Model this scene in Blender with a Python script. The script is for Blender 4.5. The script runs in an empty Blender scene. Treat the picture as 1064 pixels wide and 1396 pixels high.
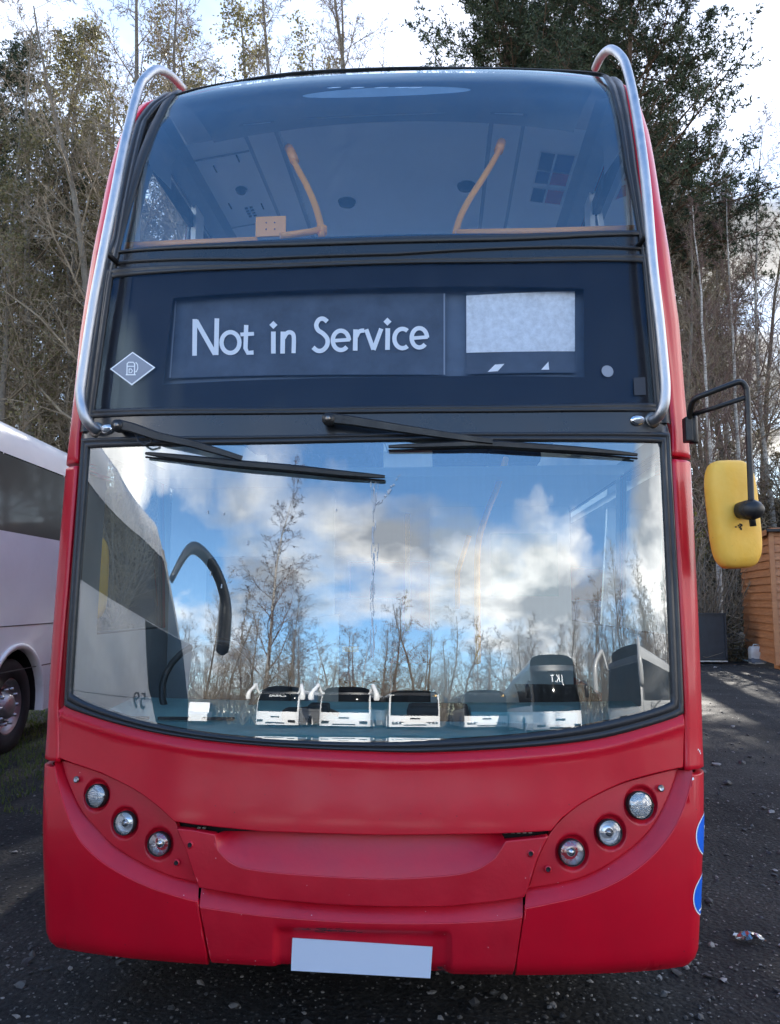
import bpy, bmesh, math, random
import numpy as np
from mathutils import Vector, Matrix, noise as mnoise
R = math.radians
scene = bpy.context.scene
col = scene.collection
random.seed(7); rng = np.random.default_rng(7)

# ------------------------------------------------------------------ camera
CAM = np.array([.2885, -2.8125, 1.613]); PIT, YAW, FPX = R(6.44), R(3.63), 1049.24
cam = bpy.data.cameras.new('camera'); camo = bpy.data.objects.new('camera', cam); col.objects.link(camo)
camo.location = CAM; camo.rotation_euler = (math.pi/2+PIT, 0, YAW)
cam.sensor_fit = 'VERTICAL'; cam.sensor_height = 36; cam.lens = FPX/1396*36; cam.clip_start = .05; cam.clip_end = 2000
scene.camera = camo
# ------------------------------------------------------------------ sky, sun, exposure
SUN_EL, SUN_AZ = R(32), R(6)          # azimuth clockwise from +Y, behind the bus
world = bpy.data.worlds.new("World"); scene.world = world; world.use_nodes = True
wn, wl = world.node_tree.nodes, world.node_tree.links
wn.clear()
def N(t, **k):
    n = wn.new(t)
    for a, b in k.items(): setattr(n, a, b)
    return n
def wmath(op, a, b=None, c=None):
    n = N('ShaderNodeMath', operation=op)
    for i, v in enumerate((a, b, c)):
        if v is None: continue
        if isinstance(v, (int, float)): n.inputs[i].default_value = v
        else: wl.new(v, n.inputs[i])
    return n.outputs[0]
sky = N('ShaderNodeTexSky', sky_type='NISHITA'); sky.sun_disc = False
sky.sun_elevation = SUN_EL; sky.sun_rotation = SUN_AZ; sky.air_density = 1.0; sky.dust_density = .35; sky.ozone_density = 2.5
tc = N('ShaderNodeTexCoord'); sep = N('ShaderNodeSeparateXYZ'); wl.new(tc.outputs['Generated'], sep.inputs[0])
dx, dy, dz = sep.outputs
zz = wmath('ADD', wmath('MAXIMUM', dz, 0.0), .22)
cmb = N('ShaderNodeCombineXYZ'); wl.new(wmath('DIVIDE', dx, zz), cmb.inputs[0]); wl.new(wmath('DIVIDE', dy, zz), cmb.inputs[1])
def wnoise(scale, detail, off, rough=.55):
    mp = N('ShaderNodeMapping'); mp.inputs['Location'].default_value = off; wl.new(cmb.outputs[0], mp.inputs[0])
    n = N('ShaderNodeTexNoise'); n.inputs['Scale'].default_value = scale; n.inputs['Detail'].default_value = detail
    n.inputs['Roughness'].default_value = rough; wl.new(mp.outputs[0], n.inputs['Vector']); return n.outputs['Fac']
n1 = wnoise(.85, 9, (3.1, 7.35, 0)); n2 = wnoise(2.3, 6, (1.3, 2.2, 4.0)); n3 = wnoise(3.2, 5, (5.3, 1.2, 2.0))
front = wmath('MULTIPLY', wmath('SMOOTH_MAX', dy, 0.0, .2), .06)       # thin bright cloud in the sun's half of the sky
high = wmath('MULTIPLY', wmath('MAXIMUM', wmath('SUBTRACT', dz, .40), 0.0), -1.7)
wide = wmath('MULTIPLY', wmath('MAXIMUM', wmath('SUBTRACT', wmath('ABSOLUTE', dx), .62), 0.0), 1.5)   # unseen cloud added out to both sides to whiten the ambient light
dens = wmath('ADD', wmath('ADD', wmath('ADD', n1, front), high), wide)
rmp = N('ShaderNodeValToRGB'); wl.new(dens, rmp.inputs[0])
rmp.color_ramp.elements[0].position = .485; rmp.color_ramp.elements[0].color = (0, 0, 0, 1)
rmp.color_ramp.elements[1].position = .60; rmp.color_ramp.elements[1].color = (1, 1, 1, 1)
shade = N('ShaderNodeMapRange'); wl.new(wmath('SUBTRACT', wmath('ADD', n2, wmath('MULTIPLY', front, 1.1)), wmath('MULTIPLY', n1, .62)), shade.inputs[0])
shade.inputs[1].default_value = .05; shade.inputs[2].default_value = .36
cc = N('ShaderNodeMixRGB'); wl.new(shade.outputs[0], cc.inputs[0])
cc.inputs[1].default_value = (2.2, 2.35, 2.6, 1); cc.inputs[2].default_value = (9.6, 9.2, 8.7, 1)
dim = N('ShaderNodeMixRGB'); dim.blend_type = 'MULTIPLY'; dim.inputs[0].default_value = 1.; wl.new(cc.outputs[0], dim.inputs[1]); wl.new(wmath('SUBTRACT', 1.0, wmath('MULTIPLY', wmath('SMOOTH_MAX', dy, 0.0, .2), .90)), dim.inputs[2])
mx = N('ShaderNodeMixRGB'); veil = wmath('MULTIPLY', wmath('MINIMUM', wmath('MULTIPLY', wmath('MAXIMUM', dy, 0.0), 1.6), 1.0), .55)
wl.new(wmath('MAXIMUM', rmp.outputs[0], veil), mx.inputs[0]); hs = N('ShaderNodeHueSaturation'); hs.inputs['Saturation'].default_value = 1.18; hs.inputs['Value'].default_value = .85; wl.new(sky.outputs[0], hs.inputs['Color']); wl.new(hs.outputs[0], mx.inputs[1]); wl.new(dim.outputs[0], mx.inputs[2])
bg = N('ShaderNodeBackground'); bg.inputs[1].default_value = .12; wl.new(mx.outputs[0], bg.inputs[0])
wo = N('ShaderNodeOutputWorld'); wl.new(bg.outputs[0], wo.inputs[0])
sl = bpy.data.lights.new('sun', 'SUN'); sl.energy = 3.0; sl.angle = R(.5); sl.color = (1, .94, .85)
so = bpy.data.objects.new('sun', sl); col.objects.link(so)
sd = Vector((math.sin(SUN_AZ)*math.cos(SUN_EL), math.cos(SUN_AZ)*math.cos(SUN_EL), math.sin(SUN_EL)))
so.rotation_euler = sd.to_track_quat('Z', 'Y').to_euler(); so.location = (0, 0, 30)
vs = scene.view_settings; scene.display_settings.display_device = 'sRGB'
vs.view_transform = 'Standard'; vs.look = 'None'; vs.gamma = 1; vs.exposure = 2.45

# ------------------------------------------------------------------ materials
def mat(name, c=(.5, .5, .5), rough=.5, metal=0., spec=.5, coat=0., coat_r=.05, var=0., vscale=8., bump=0., bscale=40., c2=None, emis=None, trans=0., rvar=0., detail=5, translucent=0., stretch=None):
    m = bpy.data.materials.new(name); m.use_nodes = True
    nt = m.node_tree; b = nt.nodes['Principled BSDF']; L = nt.links
    b.inputs['Base Color'].default_value = (*c, 1); b.inputs['Roughness'].default_value = rough
    b.inputs['Metallic'].default_value = metal; b.inputs['Specular IOR Level'].default_value = spec
    b.inputs['Coat Weight'].default_value = coat; b.inputs['Coat Roughness'].default_value = coat_r
    b.inputs['Transmission Weight'].default_value = trans
    if emis: b.inputs['Emission Color'].default_value = (*emis[:3], 1); b.inputs['Emission Strength'].default_value = emis[3]
    t = nt.nodes.new('ShaderNodeTexCoord'); vec = t.outputs['Object']
    if stretch:
        mp = nt.nodes.new('ShaderNodeMapping'); mp.inputs['Scale'].default_value = stretch; L.new(vec, mp.inputs[0]); vec = mp.outputs[0]
    if var or c2 or rvar:
        n = nt.nodes.new('ShaderNodeTexNoise'); n.inputs['Scale'].default_value = vscale; n.inputs['Detail'].default_value = detail; n.inputs['Roughness'].default_value = .65
        L.new(vec, n.inputs['Vector'])
        mr = nt.nodes.new('ShaderNodeMapRange'); mr.inputs[1].default_value = .32; mr.inputs[2].default_value = .68; L.new(n.outputs['Fac'], mr.inputs[0])
        if var or c2:
            mc = nt.nodes.new('ShaderNodeMixRGB'); L.new(mr.outputs[0], mc.inputs[0])
            if c2 is None: c2 = tuple(x*(1+var) for x in c); mc.inputs[1].default_value = (*[x*(1-var) for x in c], 1)
            else: mc.inputs[1].default_value = (*c, 1)
            mc.inputs[2].default_value = (*c2, 1); L.new(mc.outputs[0], b.inputs['Base Color'])
        if rvar:
            m2 = nt.nodes.new('ShaderNodeMapRange'); m2.inputs[3].default_value = max(rough-rvar, .02); m2.inputs[4].default_value = min(rough+rvar, 1)
            L.new(mr.outputs[0], m2.inputs[0]); L.new(m2.outputs[0], b.inputs['Roughness'])
    if bump:
        n = nt.nodes.new('ShaderNodeTexNoise'); n.inputs['Scale'].default_value = bscale; n.inputs['Detail'].default_value = 6
        L.new(vec, n.inputs['Vector'])
        bp = nt.nodes.new('ShaderNodeBump'); bp.inputs['Strength'].default_value = bump; bp.inputs['Distance'].default_value = .01
        L.new(n.outputs['Fac'], bp.inputs['Height']); L.new(bp.outputs[0], b.inputs['Normal'])
    if translucent:
        tr = nt.nodes.new('ShaderNodeBsdfTranslucent'); tr.inputs[0].default_value = (*[min(1, x*1.6) for x in c], 1)
        ms = nt.nodes.new('ShaderNodeMixShader'); ms.inputs[0].default_value = translucent
        L.new(b.outputs[0], ms.inputs[1]); L.new(tr.outputs[0], ms.inputs[2]); L.new(ms.outputs[0], nt.nodes['Material Output'].inputs[0])
    return m
def glass(name, tint=(.8, .85, .88), base=.12, k=.8, rough=0.0, rtint=(1, 1, 1), dirt=0., streak=(1, 1, 1)):
    """thin pane: see-through plus a mirror coat that grows towards grazing angles, and a film of dirt"""
    m = bpy.data.materials.new(name); m.use_nodes = True; nt = m.node_tree; nt.nodes.clear(); L = nt.links
    o = nt.nodes.new('ShaderNodeOutputMaterial'); tr = nt.nodes.new('ShaderNodeBsdfTransparent'); tr.inputs[0].default_value = (*tint, 1)
    gl = nt.nodes.new('ShaderNodeBsdfGlossy'); gl.inputs['Roughness'].default_value = rough; gl.inputs[0].default_value = (*rtint, 1)
    fr = nt.nodes.new('ShaderNodeFresnel'); fr.inputs[0].default_value = 1.5
    mr = nt.nodes.new('ShaderNodeMath'); mr.operation = 'MULTIPLY_ADD'; mr.inputs[1].default_value = k; mr.inputs[2].default_value = base; L.new(fr.outputs[0], mr.inputs[0]); mr.use_clamp = True
    ms = nt.nodes.new('ShaderNodeMixShader'); L.new(mr.outputs[0], ms.inputs[0]); L.new(tr.outputs[0], ms.inputs[1]); L.new(gl.outputs[0], ms.inputs[2])
    out = ms.outputs[0]
    if dirt:
        df = nt.nodes.new('ShaderNodeBsdfDiffuse'); df.inputs[0].default_value = (.55, .58, .6, 1)
        t = nt.nodes.new('ShaderNodeTexCoord'); mp = nt.nodes.new('ShaderNodeMapping'); mp.inputs['Scale'].default_value = streak; L.new(t.outputs['Object'], mp.inputs[0])
        n = nt.nodes.new('ShaderNodeTexNoise'); n.inputs['Scale'].default_value = 7; n.inputs['Detail'].default_value = 7; n.inputs['Roughness'].default_value = .7; L.new(mp.outputs[0], n.inputs['Vector'])
        r2 = nt.nodes.new('ShaderNodeMapRange'); r2.inputs[1].default_value = .42; r2.inputs[2].default_value = .8; r2.inputs[3].default_value = dirt*.15; r2.inputs[4].default_value = dirt; L.new(n.outputs['Fac'], r2.inputs[0])
        m3 = nt.nodes.new('ShaderNodeMixShader'); L.new(r2.outputs[0], m3.inputs[0]); L.new(out, m3.inputs[1]); L.new(df.outputs[0], m3.inputs[2]); out = m3.outputs[0]
    L.new(out, o.inputs[0]); return m
M = {}
M['red'] = mat('red_paint', (.58, .0012, .018), .36, spec=.35, coat=.32, coat_r=.11, var=.06, vscale=3, bump=.04, bscale=18, rvar=.07)
M['red_worn'] = mat('red_plastic', (.54, .0020, .019), .42, spec=.5, coat=.25, coat_r=.3, var=.10, vscale=5, bump=.07, bscale=60, rvar=.08)
M['gap'] = mat('dark_gap', (.006, .006, .008), .8)
M['rubber'] = mat('rubber', (.022, .023, .026), .42, bump=.1, bscale=90, rvar=.1)
M['satin_black'] = mat('satin_black', (.012, .014, .018), .30, coat=.3, coat_r=.12, rvar=.08, vscale=4)
M['black_plastic'] = mat('black_plastic', (.014, .014, .015), .45, bump=.12, bscale=70, rvar=.12)
M['steel'] = mat('brushed_steel', (.50, .51, .53), .50, metal=1., var=.12, vscale=14, bump=.08, bscale=120, rvar=.10)
M['steel_dull'] = mat('dull_steel_end', (.30, .27, .24), .42, metal=1., var=.2, vscale=14, rvar=.10)
M['chrome'] = mat('chrome', (.8, .8, .8), .07, metal=1.)
M['yellow'] = mat('yellow_mirror_back', (.93, .49, .045), .55, vscale=9, bump=.1, bscale=60, c2=(.96, .56, .09))
M['pole'] = mat('orange_handrail', (1.0, .40, .05), .35)
M['lens'] = glass('lamp_lens', (.95, .95, .95), .10, 1.)
M['plate'] = mat('plate_white', (.62, .70, .82), .5)
M['white'] = mat('white_print', (.88, .90, .92), .55)
M['blind'] = mat('blind_cloth', (.06, .08, .115), .7, var=.25, vscale=9)
M['blindwhite'] = mat('blind_white', (.72, .75, .78), .8, var=.16, vscale=38, detail=8)
M['blind_grey'] = mat('blind_box', (.10, .13, .18), .7, var=.15, vscale=6)  # paler grey blue of the box behind the blind
M['badge'] = mat('badge_silver', (.24, .27, .33), .4)
M['blue'] = mat('sticker_blue', (.0, .13, .72), .4)
M['glass_ws'] = glass('windscreen_glass', (.78, .90, .92), .19, .9, 0, (.94, .98, 1), dirt=.045, streak=(9, 1, .45))
M['glass_up'] = glass('upper_glass', (.92, .95, .98), .09, 1.0, 0, (.68, .88, 1), dirt=.03, streak=(2, 1, 1))
M['glass_ds'] = glass('sign_glass', (.97, .98, 1), .0, .55, 0, (.50, .74, 1), dirt=.02)
M['glass_side'] = glass('side_glass', (.86, .92, .90), .05, 1.0)
M['int_white'] = mat('interior_panel', (.78, .80, .82), .6, var=.03, vscale=2)
M['int_grey'] = mat('interior_grey', (.34, .37, .41), .6, var=.1, vscale=2)
M['int_dark'] = mat('interior_dark', (.03, .034, .04), .7, var=.1, vscale=2)
M['dash'] = mat('dashboard_teal', (.25, .56, .64), .5, var=.12, vscale=5, bump=.1)
M['seat'] = mat('seat_cloth', (.05, .09, .2), .8, var=.2, vscale=30)
M['tyre'] = mat('tyre', (.012, .012, .013), .75, var=.3, vscale=12)

def add_specks(m, scale, col, thr=.965, size=.16, dustcol=None):
    """small chips and a thin film of road dust mixed into a paint"""
    nt = m.node_tree; L = nt.links; b = nt.nodes['Principled BSDF']; src = b.inputs['Base Color'].links[0].from_socket
    t = nt.nodes.new('ShaderNodeTexCoord'); v = nt.nodes.new('ShaderNodeTexVoronoi'); v.inputs['Scale'].default_value = scale; L.new(t.outputs['Object'], v.inputs['Vector'])
    sp = nt.nodes.new('ShaderNodeSeparateColor'); L.new(v.outputs['Color'], sp.inputs[0])
    def mth(op, a, c):
        n = nt.nodes.new('ShaderNodeMath'); n.operation = op
        for i, q in enumerate((a, c)):
            if isinstance(q, (int, float)): n.inputs[i].default_value = q
            else: L.new(q, n.inputs[i])
        return n.outputs[0]
    f = mth('MULTIPLY', mth('GREATER_THAN', sp.outputs[0], thr), mth('LESS_THAN', v.outputs['Distance'], size))
    mx = nt.nodes.new('ShaderNodeMixRGB'); L.new(mth('MULTIPLY', f, .6), mx.inputs[0]); L.new(src, mx.inputs[1]); mx.inputs[2].default_value = (*col, 1); out = mx.outputs[0]
    if dustcol:
        n = nt.nodes.new('ShaderNodeTexNoise'); n.inputs['Scale'].default_value = 2.2; n.inputs['Detail'].default_value = 9; n.inputs['Roughness'].default_value = .72; mp = nt.nodes.new('ShaderNodeMapping'); mp.inputs['Scale'].default_value = (1.6, 1, .7); L.new(t.outputs['Object'], mp.inputs[0]); L.new(mp.outputs[0], n.inputs['Vector'])
        r = nt.nodes.new('ShaderNodeMapRange'); r.inputs[1].default_value = .45; r.inputs[2].default_value = .85; r.inputs[3].default_value = 0; r.inputs[4].default_value = .28; L.new(n.outputs['Fac'], r.inputs[0])
        m2 = nt.nodes.new('ShaderNodeMixRGB'); L.new(r.outputs[0], m2.inputs[0]); L.new(out, m2.inputs[1]); m2.inputs[2].default_value = (*dustcol, 1); out = m2.outputs[0]
    L.new(out, b.inputs['Base Color'])
add_specks(M['red'], 55, (.10, .02, .02), .972, .13, (.34, .018, .03)); add_specks(M['red_worn'], 60, (.75, .55, .55), .965, .12, (.36, .03, .04)); add_specks(M['yellow'], 70, (.35, .22, .06), .95, .16, (.60, .40, .10))
# ------------------------------------------------------------------ object helpers
def tag(o, label=None, cat=None, group=None, kind=None):
    if label: o['label'] = label
    if cat: o['category'] = cat
    if group: o['group'] = group
    if kind: o['kind'] = kind
    return o
def empty(name, loc=(0, 0, 0), rz=0):
    o = bpy.data.objects.new(name, None); col.objects.link(o); o.location = loc; o.rotation_euler = (0, 0, rz); o.empty_display_size = .3; return o
class MB:
    """collects shapes for ONE mesh object, several materials allowed"""
    def __init__(s): s.v = []; s.f = []; s.mi = []; s.mats = []; s.sm = []; s.cur = 0; s.smooth = False
    def use(s, m, smooth=None):
        if m not in s.mats: s.mats.append(m)
        s.cur = s.mats.index(m)
        if smooth is not None: s.smooth = smooth
        return s
    def add(s, vs, fs):
        b = len(s.v); s.v += [tuple(map(float, p)) for p in vs]
        for f in fs: s.f.append(tuple(i+b for i in f)); s.mi.append(s.cur); s.sm.append(s.smooth)
        return s
    def box(s, c, d, rot=None, bev=0.):
        """c centre, d full size; bev chamfers every edge"""
        hx, hy, hz = d[0]/2, d[1]/2, d[2]/2
        if bev <= 0:
            vs = [(x*hx, y*hy, z*hz) for x in (-1, 1) for y in (-1, 1) for z in (-1, 1)]
            fs = [(0, 1, 3, 2), (4, 6, 7, 5), (0, 4, 5, 1), (2, 3, 7, 6), (0, 2, 6, 4), (1, 5, 7, 3)]
        else:
            bm = bmesh.new(); bmesh.ops.create_cube(bm, size=1)
            for v in bm.verts: v.co = Vector((v.co.x*d[0], v.co.y*d[1], v.co.z*d[2]))
            bmesh.ops.bevel(bm, geom=bm.edges[:], offset=min(bev, min(d)*.49), segments=2, profile=.6, affect='EDGES')
            bm.verts.index_update(); vs = [tuple(v.co) for v in bm.verts]; fs = [tuple(v.index for v in f.verts) for f in bm.faces]; bm.free()
        if rot is not None: vs = [tuple(rot @ Vector(p)) for p in vs]
        return s.add([(p[0]+c[0], p[1]+c[1], p[2]+c[2]) for p in vs], fs)
    def tube(s, pts, r, n=10, cap=True, closed=False):
        pts = [Vector(p) for p in pts]; k = len(pts); rs = r if isinstance(r, (list, tuple)) else [r]*k
        up = None; vs = []; fs = []
        for i, p in enumerate(pts):
            a = pts[i-1] if (i or closed) else p; b = pts[(i+1) % k] if (i < k-1 or closed) else p
            t = (b-a).normalized() if (b-a).length > 1e-9 else Vector((0, 0, 1))
            if up is None: up = Vector((0, 0, 1)) if abs(t.z) < .9 else Vector((1, 0, 0)); up = (up-t*up.dot(t)).normalized()
            else: up = (up-t*up.dot(t)); up = up.normalized() if up.length > 1e-6 else t.orthogonal().normalized()
            w = t.cross(up)
            for j in range(n):
                q = 2*math.pi*j/n; vs.append(tuple(p+(up*math.cos(q)+w*math.sin(q))*rs[i]))
        for i in range(k if closed else k-1):
            for j in range(n):
                a = i*n; b = ((i+1) % k)*n; fs.append((a+j, a+(j+1) % n, b+(j+1) % n, b+j))
        if cap and not closed: fs += [tuple(range(n-1, -1, -1)), tuple((k-1)*n+j for j in range(n))]
        return s.add(vs, fs)
    def lathe(s, prof, c=(0, 0, 0), axis='z', n=24, rot=None):
        """prof: (radius, height) pairs"""
        vs = []; fs = []
        for r, h in prof:
            for j in range(n):
                q = 2*math.pi*j/n; p = Vector((r*math.cos(q), r*math.sin(q), h))
                if axis == 'x': p = Vector((p.z, p.x, p.y))
                if axis == 'y': p = Vector((p.x, p.z, p.y))
                if rot is not None: p = rot @ p
                vs.append((p.x+c[0], p.y+c[1], p.z+c[2]))
        for i in range(len(prof)-1):
            for j in range(n): fs.append((i*n+j, i*n+(j+1) % n, (i+1)*n+(j+1) % n, (i+1)*n+j))
        return s.add(vs, fs)
    def prism(s, poly, a, b, axis='x'):
        """polygon in the plane across axis, extruded from a to b"""
        def P(u, v, w): return {'x': (w, u, v), 'y': (u, w, v), 'z': (u, v, w)}[axis]
        n = len(poly); vs = [P(u, v, a) for u, v in poly]+[P(u, v, b) for u, v in poly]
        return s.add(vs, [tuple(range(n-1, -1, -1)), tuple(range(n, 2*n))]+[(i, (i+1) % n, n+(i+1) % n, n+i) for i in range(n)])
    def grid(s, rows):
        n = len(rows[0]); vs = [p for r in rows for p in r]
        return s.add(vs, [(i*n+j, i*n+j+1, (i+1)*n+j+1, (i+1)*n+j) for i in range(len(rows)-1) for j in range(n-1)])
    def build(s, name, parent=None, m=None, fix=True):
        me = bpy.data.meshes.new(name); me.from_pydata(s.v, [], s.f)
        for x in (s.mats or [m]): me.materials.append(x)
        if s.mats: me.polygons.foreach_set('material_index', s.mi)
        me.polygons.foreach_set('use_smooth', s.sm); me.update()
        if fix:
            bm = bmesh.new(); bm.from_mesh(me); bmesh.ops.recalc_face_normals(bm, faces=bm.faces[:]); bm.to_mesh(me); bm.free()
        o = bpy.data.objects.new(name, me); col.objects.link(o)
        if parent is not None: o.parent = parent
        return o
def copy_tree(o, parent=None):
    c = o.copy(); col.objects.link(c); c.parent = parent
    for ch in list(o.children): copy_tree(ch, c)
    return c
def spline(pts, k=8, closed=False):
    P = [np.array(p, float) for p in pts]; n = len(P); out = []
    for i in range(n if closed else n-1):
        p0 = P[i-1] if (i or closed) else P[0]; p1 = P[i]; p2 = P[(i+1) % n]; p3 = P[(i+2) % n] if (i+2 < n or closed) else P[-1]
        for j in range(k):
            t = j/k; out.append(.5*((2*p1)+(-p0+p2)*t+(2*p0-5*p1+4*p2-p3)*t*t+(-p0+3*p1-3*p2+p3)*t**3))
    if not closed: out.append(P[-1])
    return out
def resample(pts, n):
    P = np.array(pts, float); d = np.r_[0, np.cumsum(np.linalg.norm(np.diff(P, axis=0), axis=1))]
    t = np.linspace(0, d[-1], n); return np.stack([np.interp(t, d, P[:, k]) for k in range(P.shape[1])], 1)
def text_mesh(txt, size, name='lettering', extr=.001, mirror=False):
    cu = bpy.data.curves.new('txt', 'FONT'); cu.body = txt; cu.size = size; cu.align_x = 'CENTER'; cu.align_y = 'CENTER'; cu.extrude = extr
    o = bpy.data.objects.new('txt', cu); col.objects.link(o); dg = bpy.context.evaluated_depsgraph_get(); dg.update()
    me = bpy.data.meshes.new_from_object(o.evaluated_get(dg)); bpy.data.objects.remove(o); bpy.data.curves.remove(cu); me.name = name; return me
# ------------------------------------------------------------------ ground, bank
def bank_h(x, y):
    """height of the ground: flat yard, a wooded bank rising behind the bus"""
    e = 17.5+1.2*math.sin(x*.23)+.6*math.sin(x*.71+1)
    t = max(0., min(1., (y-e)/9.)); h = 5.4*t*t*(3-2*t)
    h += .35*mnoise.noise(Vector((x*.35, y*.35, 0)))*min(1, t*4)+.12*mnoise.noise(Vector((x*1.3, y*1.3, 4)))*min(1, t*4)
    return h
mg = bpy.data.materials.new('wet_gravel_tarmac'); mg.use_nodes = True
def build_ground_mat(m, cols, stones=True, moss=0.):
    nt = m.node_tree; L = nt.links; b = nt.nodes['Principled BSDF']; t = nt.nodes.new('ShaderNodeTexCoord')
    def nz(s, d=6, r=.6):
        n = nt.nodes.new('ShaderNodeTexNoise'); n.inputs['Scale'].default_value = s; n.inputs['Detail'].default_value = d; n.inputs['Roughness'].default_value = r; L.new(t.outputs['Object'], n.inputs['Vector']); return n.outputs['Fac']
    def ramp(v, ps):
        r = nt.nodes.new('ShaderNodeValToRGB'); L.new(v, r.inputs[0]); e = r.color_ramp.elements
        while len(e) < len(ps): e.new(.5)
        for i, (p, c) in enumerate(ps): e[i].position = p; e[i].color = (*c, 1)
        return r.outputs[0]
    def mix(f, a, c, mode='MIX'):
        x = nt.nodes.new('ShaderNodeMixRGB'); x.blend_type = mode
        for i, v in enumerate((f, a, c)):
            if isinstance(v, (int, float)): x.inputs[i].default_value = v
            elif isinstance(v, tuple): x.inputs[i].default_value = (*v, 1)
            else: L.new(v, x.inputs[i])
        return x.outputs[0]
    base = ramp(nz(.5, 8, .65), [(.3, cols[0]), (.5, cols[1]), (.72, cols[2])])
    fine = ramp(nz(26, 8, .75), [(.3, (.45,)*3), (.55, (1.,)*3), (.75, (2.0,)*3)])
    c = mix(1., base, fine, 'MULTIPLY')
    vo = nt.nodes.new('ShaderNodeTexVoronoi'); vo.inputs['Scale'].default_value = 42; L.new(t.outputs['Object'], vo.inputs['Vector'])
    sp = nt.nodes.new('ShaderNodeSeparateColor'); L.new(vo.outputs['Color'], sp.inputs[0])
    lit = ramp(sp.outputs[0], [(.80, (0, 0, 0)), (.97, (1, 1, 1))]); near = ramp(vo.outputs['Distance'], [(.22, (1, 1, 1)), (.38, (0, 0, 0))])
    c = mix(mix(1., lit, near, 'MULTIPLY'), c, (.19, .18, .165)); L.new(c, b.inputs['Base Color'])
    ro = ramp(nz(1.3, 5), [(.35, (.62,)*3), (.65, (.95,)*3)]); b.inputs['Specular IOR Level'].default_value = .22; ro = ramp(ro, [(0, (0, 0, 0)), (1, (1, 1, 1))]); L.new(ro, b.inputs['Roughness'])
    bp = nt.nodes.new('ShaderNodeBump'); bp.inputs['Strength'].default_value = .9; bp.inputs['Distance'].default_value = .015; L.new(nz(38, 9, .75), bp.inputs['Height'])
    b2 = nt.nodes.new('ShaderNodeBump'); b2.inputs['Strength'].default_value = .6; b2.inputs['Distance'].default_value = .02; b2.invert = True; L.new(vo.outputs['Distance'], b2.inputs['Height']); L.new(bp.outputs[0], b2.inputs['Normal'])
    L.new(b2.outputs[0], b.inputs['Normal'])
build_ground_mat(mg, [(.017, .017, .0172), (.029, .0285, .028), (.055, .050, .044)])
mb = MB().use(mg, True)
xs = np.r_[-300, -120, np.arange(-60, 61, 1.0), 120, 300]; ys = np.r_[-400, -150, -80, np.arange(-50, 12, 2.), np.arange(12, 34, .7), 50, 90, 200, 500]
mb.grid([[(x, y, bank_h(x, y)+(.012*mnoise.noise(Vector((x*.6, y*.6, 1))) if abs(x) < 60 and -50 < y < 16 else 0)) for x in xs] for y in ys])
g = mb.build('ground'); tag(g, kind='structure')
# leaf litter and soil on the bank, laid just over the ground
ml = mat('leaf_litter', (.035, .026, .018), .95, c2=(.085, .060, .038), vscale=3.5, bump=1., bscale=25, detail=10)
mb = MB().use(ml, True)
mb.grid([[(x, y, bank_h(x, y)+.012) for x in np.arange(-58, 58.1, .8)] for y in np.arange(18.6, 34, .7)])
tag(mb.build('bank'), kind='structure')
# grass verge beside the left coach
mgr = mat('grass_blade', (.06, .10, .02), .7, c2=(.13, .16, .04), vscale=4, translucent=.25)
def blades(n, region, hmin, hmax, m, name, label, wide=.006):
    V = np.zeros((n*3, 3)); k = 0
    while k < n:
        x, y = region(); z = bank_h(x, y); a = random.uniform(0, 6.28); h = random.uniform(hmin, hmax); l = h*random.uniform(.1, .7); w = wide*random.uniform(.6, 1.3)
        b = random.uniform(0, 6.28); c, s = math.cos(a)*w, math.sin(a)*w
        V[k*3] = (x-c, y-s, z-.005); V[k*3+1] = (x+c, y+s, z-.005); V[k*3+2] = (x+l*math.cos(b), y+l*math.sin(b), z+h); k += 1
    me = bpy.data.meshes.new(name); me.from_pydata(V.tolist(), [], [(i*3, i*3+1, i*3+2) for i in range(n)]); me.materials.append(m)
    o = bpy.data.objects.new(name, me); col.objects.link(o); tag(o, label, name.replace('_', ' '), kind='stuff'); return o
def reg_grass():
    while True:
        x = random.uniform(-6.6, -2.15); y = random.uniform(3.0, 15.)
        if mnoise.noise(Vector((x*.9, y*.5, 0)))+.25 > (x+2.9)*.35: return x, y
blades(26000, reg_grass, .02, .07, mgr, 'grass', 'short mossy grass growing under and behind the white coach')
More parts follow.
